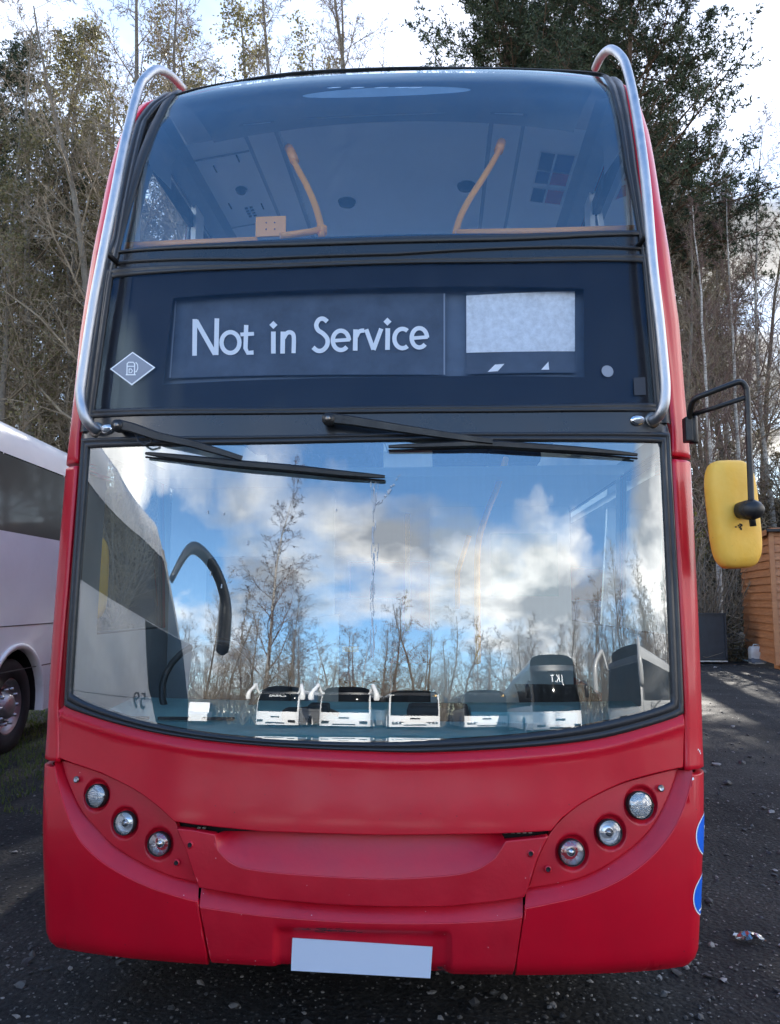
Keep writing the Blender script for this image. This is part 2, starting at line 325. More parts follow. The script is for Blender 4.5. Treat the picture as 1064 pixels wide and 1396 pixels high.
# loose stones
def stones():
    bm = bmesh.new(); bmesh.ops.create_icosphere(bm, subdivisions=1, radius=1); base = np.array([v.co[:] for v in bm.verts]); fc = [[v.index for v in f.verts] for f in bm.faces]; bm.free()
    V = []; Fc = []; mi = []
    for k in range(15000):
        u = random.random()
        if u < .40: x, y = random.uniform(-2.0, 2.6), random.uniform(-1.6, .9)
        elif u < .62: x, y = random.uniform(1.3, 4.5), random.uniform(-.6, 4)
        elif u < .72: x, y = random.uniform(-3.5, -1.2), random.uniform(-.8, 4)
        else: x, y = random.uniform(1.3, 9), random.uniform(2, 17)
        r = min(.0025*(1/(1-random.random()*.985))**.55, .026)
        if y > 4: r *= 1.5
        pts = base*(1+.28*rng.standard_normal((len(base), 1)))*np.array([random.uniform(.8, 1.5), random.uniform(.7, 1.2), random.uniform(.4, .8)])*r
        a = random.uniform(0, 6.28); c, s = math.cos(a), math.sin(a); pts = pts@np.array([[c, s, 0], [-s, c, 0], [0, 0, 1]])+np.array([x, y, r*.25+.004])
        b = len(V); V += pts.tolist(); Fc += [[i+b for i in f] for f in fc]; mi += [min(2, int(random.random()**1.6*3))]*len(fc)
    me = bpy.data.meshes.new('gravel'); me.from_pydata(V, [], Fc); me.polygons.foreach_set('material_index', mi)
    for c in ((.035, .035, .037), (.08, .078, .075), (.22, .21, .20)): me.materials.append(mat('stone', c, .6, var=.3, vscale=30))
    o = bpy.data.objects.new('gravel', me); col.objects.link(o); tag(o, 'loose dark grey stones scattered over the wet tarmac yard', 'gravel', kind='stuff')
stones()

# ------------------------------------------------------------------ trees
def seg_mesh(segs, n):
    """segs: array (k,8) p0,p1,r0,r1 -> tapered prisms"""
    S = np.array(segs); p0, p1, r0, r1 = S[:, :3], S[:, 3:6], S[:, 6], S[:, 7]; t = p1-p0; t /= np.maximum(np.linalg.norm(t, axis=1), 1e-9)[:, None]
    h = np.where(np.abs(t[:, 2:3]) < .9, np.array([[0, 0, 1.]]), np.array([[1., 0, 0]])); a = np.cross(t, h); a /= np.linalg.norm(a, axis=1)[:, None]; b = np.cross(t, a)
    V = []; 
    for p, r in ((p0, r0), (p1, r1)):
        for j in range(n):
            q = 2*math.pi*j/n; V.append(p+(a*math.cos(q)+b*math.sin(q))*r[:, None])
    V = np.stack(V, 1).reshape(-1, 3); k = len(S); o = np.arange(k)[:, None]*2*n
    F = np.concatenate([o+np.array([[j, (j+1) % n, n+(j+1) % n, n+j]]) for j in range(n)], 0); return V, F
def fast_obj(name, V, F, m, parent=None, smooth=False):
    me = bpy.data.meshes.new(name); k, w = F.shape
    me.vertices.add(len(V)); me.vertices.foreach_set('co', V.astype(np.float32).ravel())
    me.loops.add(k*w); me.loops.foreach_set('vertex_index', F.astype(np.int32).ravel())
    me.polygons.add(k); me.polygons.foreach_set('loop_start', (np.arange(k)*w).astype(np.int32)); me.polygons.foreach_set('loop_total', np.full(k, w, np.int32))
    if smooth: me.polygons.foreach_set('use_smooth', np.ones(k, bool))
    me.update(calc_edges=True); me.materials.append(m)
    o = bpy.data.objects.new(name, me); col.objects.link(o)
    if parent is not None: o.parent = parent
    return o
def grow(H, r, spread, depth, kids, up, wob, seed, start=.25, lenf=.42, bottoms=1., drop=0., te=.75):
    """returns trunk segs, limb segs, twig tips"""
    rd = random.Random(seed); trunk = []; limbs = []; tips = []
    def path(p, d, L, r0, r1, n, w, upb):
        pts = [p]
        for i in range(n):
            d = (d+Vector((rd.gauss(0, w), rd.gauss(0, w), rd.gauss(0, w)+upb))).normalized(); p = p+d*(L/n); pts.append(p)
        return pts, [r0+(r1-r0)*i/n for i in range(n+1)]
    def rec(pts, rs, L, lev):
        n = kids[lev]; m = len(pts)-1; ph = rd.uniform(0, 6.28)
        for k in range(n):
            t = (start if lev == 0 else .15)+(1-(start if lev == 0 else .15))*((k+rd.random())/n); i = min(int(t*m), m-1); f = t*m-i
            p = pts[i].lerp(pts[i+1], f); ax = (pts[i+1]-pts[i]).normalized(); ph += 2.4+rd.uniform(-.5, .5)
            o = ax.orthogonal().normalized(); w = ax.cross(o); side = o*math.cos(ph)+w*math.sin(ph); ang = spread[lev]*rd.uniform(.7, 1.25)
            d = (ax*math.cos(ang)+side*math.sin(ang)).normalized()
            taper = (1-t)**te if lev == 0 else (1-.5*t)
            l = L*(lenf[lev] if isinstance(lenf, tuple) else lenf)*max(.30, taper)*rd.uniform(.7, 1.2)*(bottoms if (lev == 0 and t < .5) else 1)
            rr = max(.006, (rs[i]*(1-f)+rs[i+1]*f)*(.42 if lev == 0 else .55)); q = 5 if lev == 0 else (4 if lev == 1 else 3)
            ps, r2 = path(p, d, l, rr, max(.0045, rr*.3), q, wob*(1+.4*lev), up[lev])
            for a in range(len(ps)-1): limbs.append((*ps[a], *ps[a+1], r2[a], r2[a+1]))
            if lev+1 < depth: rec(ps, r2, l, lev+1)
            else: tips.append((ps, l))
    ps, rs = path(Vector((0, 0, -.3)), Vector((0, 0, 1)), H, r, r*.12, 14, .035, .05)
    for a in range(14): trunk.append((*ps[a], *ps[a+1], rs[a], rs[a+1]))
    rec(ps, rs, H, 0); return trunk, limbs, tips
def clumps(tips, per, size, jit, seed, kind='leaf', keep=1., upto=1.):
    r = np.random.default_rng(seed); P = []
    for ps, l in tips:
        if r.random() > keep: continue
        for k in range(per):
            t = r.random()*upto*(len(ps)-1); i = min(int(t), len(ps)-2); P.append(np.array(ps[i].lerp(ps[i+1], t-i))+r.normal(0, jit, 3))
    P = np.array(P); n = len(P)
    if kind == 'leaf':
        a = r.normal(size=(n, 3)); a /= np.linalg.norm(a, axis=1)[:, None]; b = np.cross(a, r.normal(size=(n, 3))); b /= np.linalg.norm(b, axis=1)[:, None]
        s = size*r.uniform(.5, 1.3, (n, 1)); V = np.stack([P-a*s, P-b*s*.6, P+a*s, P+b*s*.6], 1).reshape(-1, 3); return V, np.arange(n*4).reshape(-1, 4)
    # needle tuft: seven thin triangles fanned out
    V = []
    for k in range(7):
        d = r.normal(size=(n, 3))+np.array([0, 0, .5]); d /= np.linalg.norm(d, axis=1)[:, None]; w = np.cross(d, r.normal(size=(n, 3))); w /= np.linalg.norm(w, axis=1)[:, None]
        s = size*r.uniform(.6, 1.25, (n, 1)); V.append(np.stack([P-w*s*.13, P+w*s*.13, P+d*s], 1))
    V = np.concatenate(V, 0).reshape(-1, 3); return V, np.arange(len(V)).reshape(-1, 3)
bark_grey = mat('bark_grey', (.10, .085, .07), .9, c2=(.19, .165, .135), vscale=9, bump=.5, bscale=20)
bark_twig = mat('bark_twig', (.16, .125, .09), .85, c2=(.30, .24, .17), vscale=3)
bark_pine = mat('bark_pine', (.07, .045, .03), .9, c2=(.15, .09, .055), vscale=8, bump=.6, bscale=16)
bark_birch = mat('bark_birch', (.52, .49, .45), .7, c2=(.13, .11, .10), vscale=5, bump=.3, bscale=25, stretch=(1, 1, 3.5))
twig_birch = mat('twig_birch', (.11, .065, .055), .8, c2=(.18, .12, .10), vscale=3)
leaf_pine = mat('pine_needles', (.020, .034, .016), .7, c2=(.060, .078, .036), vscale=1.2, translucent=.2)
leaf_ivy = mat('ivy_leaves', (.085, .080, .036), .55, c2=(.20, .17, .085), vscale=1.5, translucent=.45)
leaf_yel = mat('pale_leaves', (.16, .16, .035), .6, c2=(.30, .27, .08), vscale=1.5, translucent=.45)
leaf_dry = mat('dry_leaves', (.075, .055, .030), .7, c2=(.13, .10, .055), vscale=1.5, translucent=.3)
PROTO = {}
def proto(kind, trunk, limbs, tips, bt, bl, leaves=None, lm=None):
    root = bpy.data.objects.new(kind, None)
    V, F = seg_mesh(trunk, 8); t = fast_obj('trunk', V, F, bt, root, True)
    V, F = seg_mesh(limbs, 3); l = fast_obj('crown', V, F, bl, root)
    parts = [t, l]
    if leaves is not None:
        f = fast_obj('foliage', leaves[0], leaves[1], lm, root); parts.append(f)
    for p in parts: col.objects.unlink(p)
    PROTO.setdefault(kind, []).append((root, parts))
def plant(kind, i, x, y, s=1., rz=0., label='', group='', sz=None, cat='tree', z=None):
    root, parts = PROTO[kind][i % len(PROTO[kind])]
    c = root.copy(); col.objects.link(c); c.location = (x, y, bank_h(x, y) if z is None else z); c.rotation_euler = (0, 0, rz); c.scale = (s, s, sz or s)
    for p in parts:
        q = p.copy(); col.objects.link(q); q.parent = c
    tag(c, label, cat, group); return c
for sd in (11, 12, 13):   # bare broadleaf trees
    t, l, tp = grow(17, .17, (.8, .8, .75, .7), 4, (24, 9, 6, 4), (.10, .06, .02, 0), .14, sd, start=.10, lenf=(.34, .5, .5, .6))
    proto('bare_tree', t, l, tp, bark_grey, bark_twig)
for sd in (21, 22):       # scraggy trees with ivy and old leaves
    t, l, tp = grow(16, .15, (.85, .8, .7), 3, (32, 11, 7), (.06, .03, 0), .17, sd, start=.05, lenf=(.30, .45, .5))
    proto('ivy_tree', t, l, tp, bark_grey, bark_twig, clumps(tp, 4, .055, .13, sd, keep=.8), leaf_ivy)
for sd in (31, 32):       # pines
    t, l, tp = grow(19, .26, (1.25, .75, .6), 3, (60, 12, 6), (.05, .05, .08), .13, sd, start=.38, lenf=(.34, .40, .42), bottoms=1., te=.42)
    proto('pine_tree', t, l, tp, bark_pine, bark_pine, clumps(tp, 5, .13, .09, sd, 'tuft', keep=.85), leaf_pine)
for sd in (41, 42, 43):   # birches
    t, l, tp = grow(16, .11, (.55, .6, .7, .6), 4, (26, 8, 6, 4), (.12, .02, -.06, -.12), .12, sd, start=.20, lenf=(.27, .48, .5, .55))
    proto('birch_tree', t, l, tp, bark_birch, twig_birch)
for sd in (51, 52):       # shrubs with many stems
    segs = []; tips = []; tr = []
    for k in range(9):
        t, l, tp = grow(random.uniform(3., 5), .035, (.6, .7, .6), 3, (8, 5, 4), (.05, .02, 0), .2, sd*10+k, start=.1, lenf=.36)
        q = Matrix.Rotation(random.uniform(.1, .7), 4, Vector((math.cos(k*.7), math.sin(k*.7), 0)))
        f = lambda s: (*(q@Vector(s[:3])), *(q@Vector(s[3:6])), s[6], s[7])
        tr += [f(s) for s in t]; segs += [f(s) for s in l]; tips += [([q@p for p in ps], l_) for ps, l_ in tp]
    proto('bare_shrub', tr, segs, tips, bark_grey, bark_twig)
    proto('leafy_shrub', tr, segs[::2], tips, bark_grey, bark_twig, clumps(tips, 4, .045, .06, sd), leaf_yel if sd == 51 else leaf_dry)
def gray(px, y):       # x of the line of sight at picture column px and distance y
    r, f = (math.cos(YAW), math.sin(YAW)), (-math.sin(YAW), math.cos(YAW)); u = (px-532)/FPX
    dxx, dyy = f[0]+r[0]*u, f[1]+r[1]*u; return CAM[0]+dxx/dyy*(y-CAM[1])
# ------------------------------------------------------------------ the bus: its front surface, y as a function of x and z
RB = np.array([math.cos(YAW), math.sin(YAW), 0.]); FB = np.array([-math.sin(YAW)*math.cos(PIT), math.cos(YAW)*math.cos(PIT), math.sin(PIT)]); UB = np.cross(RB, FB)
PZ = np.array([.20, .28, .45, .62, .80, 1.0, 1.10, 1.15, 1.20, 1.25, 1.30, 1.55, 1.85, 2.15, 2.32, 2.45, 2.8, 3.05, 3.2, 3.45, 3.7, 3.95, 4.1, 4.2, 4.26, 4.29])
PY = np.array([.06, .03, .005, 0., .012, .045, .058, .0610, .0645, .0685, .0735, .102, .142, .186, .209, .225, .262, .290, .31, .36, .43, .53, .61, .70, .78, .95])
PM = np.gradient(PY, PZ)
WZ = np.array([0, .29, .56, .82, .985, 1.51, 2.2, 2.8, 3.15, 3.4, 3.8, 4.0, 4.12, 4.19, 4.235, 4.262, 4.29]); WW = np.array([1.20, 1.215, 1.235, 1.265, 1.285, 1.31, 1.342, 1.342, 1.322, 1.306, 1.300, 1.285, 1.25, 1.19, 1.10, .92, .3])
RX, RY = .06, .07; LC = 1.57*.065
def y0(z):
    z = np.clip(z, PZ[0], PZ[-1]); i = np.clip(np.searchsorted(PZ, z)-1, 0, len(PZ)-2); h = PZ[i+1]-PZ[i]; t = (z-PZ[i])/h
    return (2*t**3-3*t*t+1)*PY[i]+(t**3-2*t*t+t)*h*PM[i]+(-2*t**3+3*t*t)*PY[i+1]+(t**3-t*t)*h*PM[i+1]
def Wz(z): return np.interp(z, WZ, WW)
def Yf(x, z): a = np.minimum(np.abs(x), 1.35); return y0(z)+.05*a**2+.03*a**4
def wrap(s, z, off=0.):
    """s runs along the bus skin from its middle, round the corner and back along the side"""
    a = abs(s); w = float(Wz(min(z, 4.1))); b = w-RX; sg = -1 if s < 0 else 1
    if a <= b: return (s, float(Yf(a, z))+off, z)
    th = min((a-b)/LC*math.pi/2, math.pi/2); x = b+RX*math.sin(th); y = float(Yf(x, z))+RY*(1-math.cos(th))+max(0, a-b-LC)
    return (sg*(x-off*math.sin(th)), y+off*math.cos(th), z)
def prj(X): d = np.asarray(X, float)-CAM; return (532+FPX*(d@RB)/(d@FB), 698-FPX*(d@UB)/(d@FB))
def ray(px, py): return FB+RB*(px-532)/FPX-UB*(py-698)/FPX
def aty(px, py, y): d = ray(px, py); return CAM+d*((y-CAM[1])/d[1])
def hit(px, py, off=0.):
    """where the line of sight meets the front of the bus; gives s, z"""
    d = ray(px, py); y = .3
    for i in range(40):
        P = aty(px, py, y); a = abs(P[0]); b = float(Wz(min(P[2], 4.1)))-RX; yy = float(Yf(a, P[2]))
        if a > b: t = min((a-b)/RX, 1.); yy += RY*(1-math.sqrt(1-t*t))
        y = .5*y+.5*(yy+off)
    P = aty(px, py, y); a = abs(P[0]); b = float(Wz(min(P[2], 4.1)))-RX
    s = a if a <= b else b+LC*math.asin(min((a-b)/RX, 1.))/(math.pi/2)
    return (math.copysign(s, P[0]), float(P[2]))
def H(l): return [hit(*p) if p[0] != 's' else (p[1], p[2]) for p in l]
def smooth_poly(l, k=6): return [tuple(p) for p in spline(l, k)]
def inset_poly(poly, d):
    P = np.array(poly, float); Q = np.roll(P, -1, 0); ar = .5*np.sum(P[:, 0]*Q[:, 1]-Q[:, 0]*P[:, 1]); sg = 1 if ar > 0 else -1
    e = Q-P; e /= np.maximum(np.linalg.norm(e, axis=1), 1e-9)[:, None]; n = np.stack([-e[:, 1], e[:, 0]], 1)*sg; m = n+np.roll(n, 1, 0); m /= np.maximum((m*m).sum(1)/2, .35)[:, None]
    return P+m*d
def densify(poly, st):
    out = []
    for a, b in zip(poly, poly[1:]+poly[:1]):
        k = max(1, int(math.ceil(math.hypot(b[0]-a[0], b[1]-a[1])/st)))
        out += [(a[0]+(b[0]-a[0])*i/k, a[1]+(b[1]-a[1])*i/k) for i in range(k)]
    return out
def sheet(mb, poly, m, off=0., g=.02, gz=None, bevel=.004, thick=.02, offn=None, smooth=True):
    """fill a polygon given in (s, z) with a fine net and bend it onto the bus skin; rolled edge and returns"""
    gz = gz or g; poly = [tuple(map(float, p)) for p in poly]; poly = [p for i, p in enumerate(poly) if math.hypot(p[0]-poly[i-1][0], p[1]-poly[i-1][1]) > 1e-5]
    if bevel or thick: poly = densify(poly, g)
    ins = [tuple(p) for p in inset_poly(poly, bevel)] if bevel else poly
    bm = bmesh.new(); f = bm.faces.new([bm.verts.new((p[0], 0, p[1])) for p in ins])
    a = np.array(ins); lo, hi = a.min(0), a.max(0)
    bmesh.ops.triangulate(bm, faces=bm.faces[:])
    for k, st in ((0, g), (1, gz)):
        for v in np.arange(math.ceil(lo[k]/st)*st, hi[k], st):
            co = (v, 0, 0) if k == 0 else (0, 0, v); no = (1, 0, 0) if k == 0 else (0, 0, 1)
            bmesh.ops.bisect_plane(bm, geom=bm.verts[:]+bm.edges[:]+bm.faces[:], dist=1e-5, plane_co=co, plane_no=no)
    bm.normal_update(); bm.faces.ensure_lookup_table()
    if bm.faces[0].normal.y > 0: bmesh.ops.reverse_faces(bm, faces=bm.faces[:])
    bm.verts.index_update(); O = lambda s_, z_: off+(offn(s_, z_) if offn else 0)
    mb.use(m, smooth).add([wrap(v.co.x, v.co.z, O(v.co.x, v.co.z)) for v in bm.verts], [tuple(v.index for v in f.verts) for f in bm.faces]); bm.free()
    rows = []; A, B = np.array(ins), np.array(poly)
    if bevel:
        for t, o in ((0, 0), (.45, .08), (.8, .35), (1, .8)): P = A+(B-A)*t; rows.append([wrap(p[0], p[1], O(*q)+o*bevel) for p, q in zip(P, A)])
    if thick:
        if not rows: rows.append([wrap(p[0], p[1], O(*p)) for p in B])
        rows.append([wrap(p[0], p[1], O(*q)+thick) for p, q in zip(B, A)])
    if rows: mb.grid([r+[r[0]] for r in rows])
    return mb
def strip(mb, lines, m, smooth=True, n=60):
    """lines: [(points in (s, z), off)...] lofted across"""
    rows = []
    for l, off in lines:
        P = resample(l, n); rows.append([wrap(p[0], p[1], off) for p in P])
    mb.use(m, smooth).grid(rows); return mb
def lerpl(a, b, t, n=60): A, B = resample(a, n), resample(b, n); return A+(B-A)*t
def disc(c, r, n=28, asp=1.): return [(c[0]+r*math.cos(2*math.pi*k/n), c[1]+r*asp*math.sin(2*math.pi*k/n)) for k in range(n)]
bus = empty('double_decker_bus', (0, .3, 0))
tag(bus, 'red double decker bus out of service, seen head on, filling most of the picture', 'bus')
class BMB(MB):
    def build(s, name, parent=None, m=None, fix=True):
        o = MB.build(s, name, parent, m, fix); return o
def bpart(mb, name, parent=bus, label=None, fix=False):
    """a part modelled in world coordinates"""
    o = mb.build(name, None, fix=fix); o.parent = parent
    w = Vector((0, 0, 0)); p = parent
    while p is not None: w += p.location; p = p.parent
    o.location = -w
    if label: o['label'] = label
    return o

# ---- outlines read off the photograph (pixels), left to right
ws_out = {'t': [(111, 598), (330, 594), (560, 590), (740, 589), (914, 590)],
          'b': [(88, 962), (94, 966), (160, 987), (240, 1004), (359, 1017), (520, 1025), (606, 1025), (738, 1017), (818, 1007), (871, 994), (925, 977), (933, 972)]}
ws_in = {'t': [(121, 611), (330, 606), (540, 602), (740, 602), (901, 604)],
         'b': [(97, 946), (121, 959), (175, 978), (225, 990), (307, 1003), (411, 1010), (520, 1012), (603, 1009), (707, 1002), (789, 991), (851, 978), (897, 965), (916, 957)]}
nose_b = [(79, 1033), (138, 1054), (182, 1076), (213, 1098), (237, 1120), (262, 1124), (359, 1134), (520, 1139), (675, 1137), (752, 1133), (765, 1117), (797, 1093), (845, 1069), (892, 1055), (932, 1046)]
Ai_L = [(79, 1040), (84, 1058), (93, 1081), (107, 1110), (126, 1133), (147, 1155), (171, 1171), (202, 1188), (235, 1201), (266, 1208.5)]
Bo_L = [(74, 1040), (81, 1071), (91, 1106), (107, 1142), (131, 1168), (162, 1189), (202, 1208), (240, 1221), (270, 1229)]
Ai_R = [(720, 1217), (756, 1211), (790, 1203), (820, 1190), (850, 1171), (877, 1149), (897, 1124), (912, 1095), (922, 1069), (928, 1048)]
Bo_R = [(716, 1238), (756, 1230), (793, 1221), (830, 1207), (862, 1189), (892, 1164), (916, 1134), (932, 1101), (941, 1070), (945, 1048)]
A_C = [(270, 1213), (359, 1228), (447, 1236), (520, 1239), (606, 1239), (675, 1232), (715, 1226)]
B_C = [(272, 1236), (359, 1248), (447, 1255), (520, 1258), (606, 1258), (685, 1254), (713, 1249)]
SE = lambda z: float(Wz(z))-RX+LC     # s where the flat of the side begins
ZB = .305
def zlow(s, z):                       # bottom edge rolls under
    t = max(0, 1-(z-ZB)/.05); return .03*t*t
def rolled(ab): return lambda s, z: zlow(s, z)
# lower corner panels with the upward-facing ledge under the lamps
for side, A, B, bot in ((-1, Ai_L, Bo_L, [(282, 1319), (227, 1315), (138, 1307), (110, 1303)]), (1, Ai_R[::-1], Bo_R[::-1], [(704, 1335), (780, 1335), (860, 1333), (900, 1330)])):
    a = smooth_poly(H(A)); b = smooth_poly(H(B)); mb = MB()
    cut = H([(275, 1262), (282, 1300)] if side < 0 else [(710, 1280), (705, 1310)])
    zs = .968 if side < 0 else .972
    so_ = side*(SE(.6)+.42)
    poly = [(side*(abs(b[0][0])), zs-.004)]+b[1:]+cut+H(bot)+[(side*(SE(.3)-.06), ZB+.004), (side*SE(.3), ZB+.012), (so_, ZB+.014), (so_, zs)]
    sheet(mb, poly, M['red'], g=.022, gz=.03, offn=rolled(0), bevel=.004, thick=.03)
    strip(mb, [(b, .0035), (lerpl(b, a, .05), 0.005), (lerpl(b, a, .5), .025), (lerpl(b, a, .95), .046), (a, .048)], M['red_worn'], n=80)
    strip(mb, [(a, .048), (a, .07)], M['gap'], n=80)
    bpart(mb, 'bumper_corner')
# centre bumper with its ledge and a sunk bed for the number plate
bl = H(B_C); al = H(A_C); b = smooth_poly(bl); a = smooth_poly(al)
pc = [hit(398, 1281), hit(590, 1293), hit(587, 1333), hit(397, 1323)]; px0, px1 = pc[0][0], pc[1][0]
def plate_bed(s, z):
    u = max(abs(s-(px0+px1)/2)-((px1-px0)/2+.045), 0); v = max(z-(pc[0][1]+.02), 0); d = math.hypot(u, v)/.022
    return .022*max(0, 1-min(d, 1))**1.0*(1 if d < 1 else 0)+zlow(s, z)
mb = MB(); poly = b+H([(709, 1278), (700, 1333), (606, 1332), (500, 1330), (395, 1321), (288, 1314), (286, 1307)])
sheet(mb, poly, M['red_worn'], g=.011, gz=.011, offn=plate_bed, thick=.03)
strip(mb, [(b, .0035), (lerpl(b, a, .05), .005), (lerpl(b, a, .5), .024), (lerpl(b, a, .95), .044), (a, .046), (a, .08)], M['red_worn'], n=90)
bpart(mb, 'bumper')
# scrapes on the bumper edge
mb = MB()
for p, q in (((412, 1266), (470, 1268)), ((430, 1270), (500, 1270)), ((600, 1318), (604, 1324))):
    if p[0] == 600: bpart(mb, 'scrape_mark'); mb = MB()
    P, Q = hit(*p), hit(*q)
    for k in range(14):
        t = random.random(); s_, z_ = P[0]+(Q[0]-P[0])*t, P[1]+(Q[1]-P[1])*t+random.uniform(-.004, .004); w = random.uniform(.004, .02); h_ = random.uniform(.0008, .002)
        mb.use(M['tyre']).add([wrap(s_-w, z_, -.0012), wrap(s_+w, z_, -.0012), wrap(s_+w*.8, z_+h_, -.0012), wrap(s_-w*.7, z_+h_, -.0012)], [(0, 1, 2, 3)])
bpart(mb, 'scrape_mark')
# number plate
mb = MB(); P = [wrap(s, z, .012) for s, z in pc]
n_ = 12; top = resample(np.array([pc[0], pc[1]]), n_); bot = resample(np.array([pc[3], pc[2]]), n_); yy = max(p[1] for p in P)-.016
def pl(t, y): return [(float(q[0]), y, float(q[1])) for q in t]
mb.use(M['plate']).grid([pl(top, yy), pl(bot, yy)]); mb.grid([pl(top, yy+.004), pl(top, yy)]); mb.grid([pl(bot, yy), pl(bot, yy+.004)])
e = [pc[0], pc[3]]; mb.grid([pl(e, yy), pl(e, yy+.004)]); e = [pc[1], pc[2]]; mb.grid([pl(e, yy+.004), pl(e, yy)])
bpart(mb, 'number_plate', label='blank white number plate')
# grille panel and its smile-shaped trough
tr = [(293, 1138), (297, 1159), (315, 1176), (341, 1185), (403, 1192), (520, 1198), (606, 1194), (648, 1186), (675, 1170), (690, 1147)]
T = H([tr[0]])+smooth_poly(H(tr[1:-1]))+H([tr[-1]])
mb = MB(); poly = H([(240, 1130), (262, 1132)])+T+H([(748, 1141), (733, 1172), (720, 1213), (715, 1224), (675, 1230), (606, 1237), (520, 1237), (447, 1234), (359, 1226), (271, 1211), (264, 1194), (253, 1159)])
sheet(mb, poly, M['red_worn'], off=.004, g=.02, gz=.02, thick=.03)
tt = resample(T, 90); topl = np.stack([tt[:, 0]*.97, np.full(90, 0.)], 1)
zt = [hit(p, 1140+1.5*math.sin((p-293)/397*3.14))[1] for p in np.linspace(300, 684, 90)]; xt = [hit(p, 1142)[0] for p in np.linspace(300, 684, 90)]; topl = np.stack([xt, zt], 1)
strip(mb, [(T, .0065), (lerpl(T, topl, .04, 90), .0085), (lerpl(T, topl, .35, 90), .030), (lerpl(T, topl, .7, 90), .052), (topl, .064)], M['red_worn'], n=90)
bpart(mb, 'grille_panel')
# nose panel below the windscreen
mb = MB(); poly = smooth_poly(H(ws_out['b'][::-1]), 3)+H([(80, 968)])+H(nose_b[:1])+smooth_poly(H(nose_b[1:5]), 4)+H(nose_b[5:10])+smooth_poly(H(nose_b[10:15]), 4)+H([(934, 975)])
def dseg(p, l):
    l = np.asarray(l); a_, b_ = l[:-1], l[1:]; d = b_-a_; t = np.clip(((p-a_)*d).sum(1)/np.maximum((d*d).sum(1), 1e-12), 0, 1); return float(np.sqrt(((a_+d*t[:, None]-p)**2).sum(1)).min())
wsb = smooth_poly(H(ws_out['b']), 3)
def nose_off(s, z):
    d = dseg(np.array([s, z]), wsb); return .010*max(0, 1-abs(d)/.03)**1.5-.006*math.exp(-((d-.036)/.012)**2)
sheet(mb, poly, M['red'], g=.022, gz=.011, offn=nose_off, thick=.025); bpart(mb, 'front_panel')
# dark body behind every gap
mb = MB()
sheet(mb, [(-1.24, .33), (1.24, .33), (1.24, 1.0), (-1.24, 1.0)], M['gap'], off=.075, g=.08, bevel=0, thick=0)
for a_, b_ in (((262, 1127), (358, 1137)), ((500, 1140), (680, 1140))):
    pass
bpart(mb, 'inner_frame')
for q in (270, 277, 404, 412, 690, 700, 708, 716, 724):      # hinge hardware glimpsed in the bonnet gap
    mb = MB()
    s_, z_ = hit(q, 1130+5.5*min(1, (q-262)/100) if q < 500 else 1137); mb.use(M['steel_dull']).box(wrap(s_, z_+.001, .018), (.012, .01, .006)); bpart(mb, 'bonnet_hinge')
# headlight panels and lamps
lamp_px = {-1: [(127, 1085.5, 16.5, 'led'), (165.7, 1123.5, 16.3, 'fog'), (213, 1152.5, 16.3, 'head')], 1: [(877, 1098.5, 18.6, 'led'), (834.7, 1136.5, 17.3, 'fog'), (782.5, 1164.5, 17.5, 'head')]}
PXM = 2.93/1049.   # metres per pixel at the nose
M['led'] = mat('led_cells', (.85, .87, .88), .25, metal=.2, bump=0)
M['reflector'] = mat('reflector', (.90, .91, .93), .22, metal=.7, bump=.15, bscale=60)
M['bulb'] = mat('bulb_cap', (.35, .37, .42), .12, metal=.8)
def basis_at(s, z):
    p = Vector(wrap(s, z, 0)); u = (Vector(wrap(s+.01, z, 0))-p).normalized(); v = (Vector(wrap(s, z+.01, 0))-p).normalized(); n = u.cross(v)  # n points out (towards -y)
    if n.y > 0: n = -n
    v = (v-n*v.dot(n)-u*v.dot(u)).normalized(); return p, u, v, n
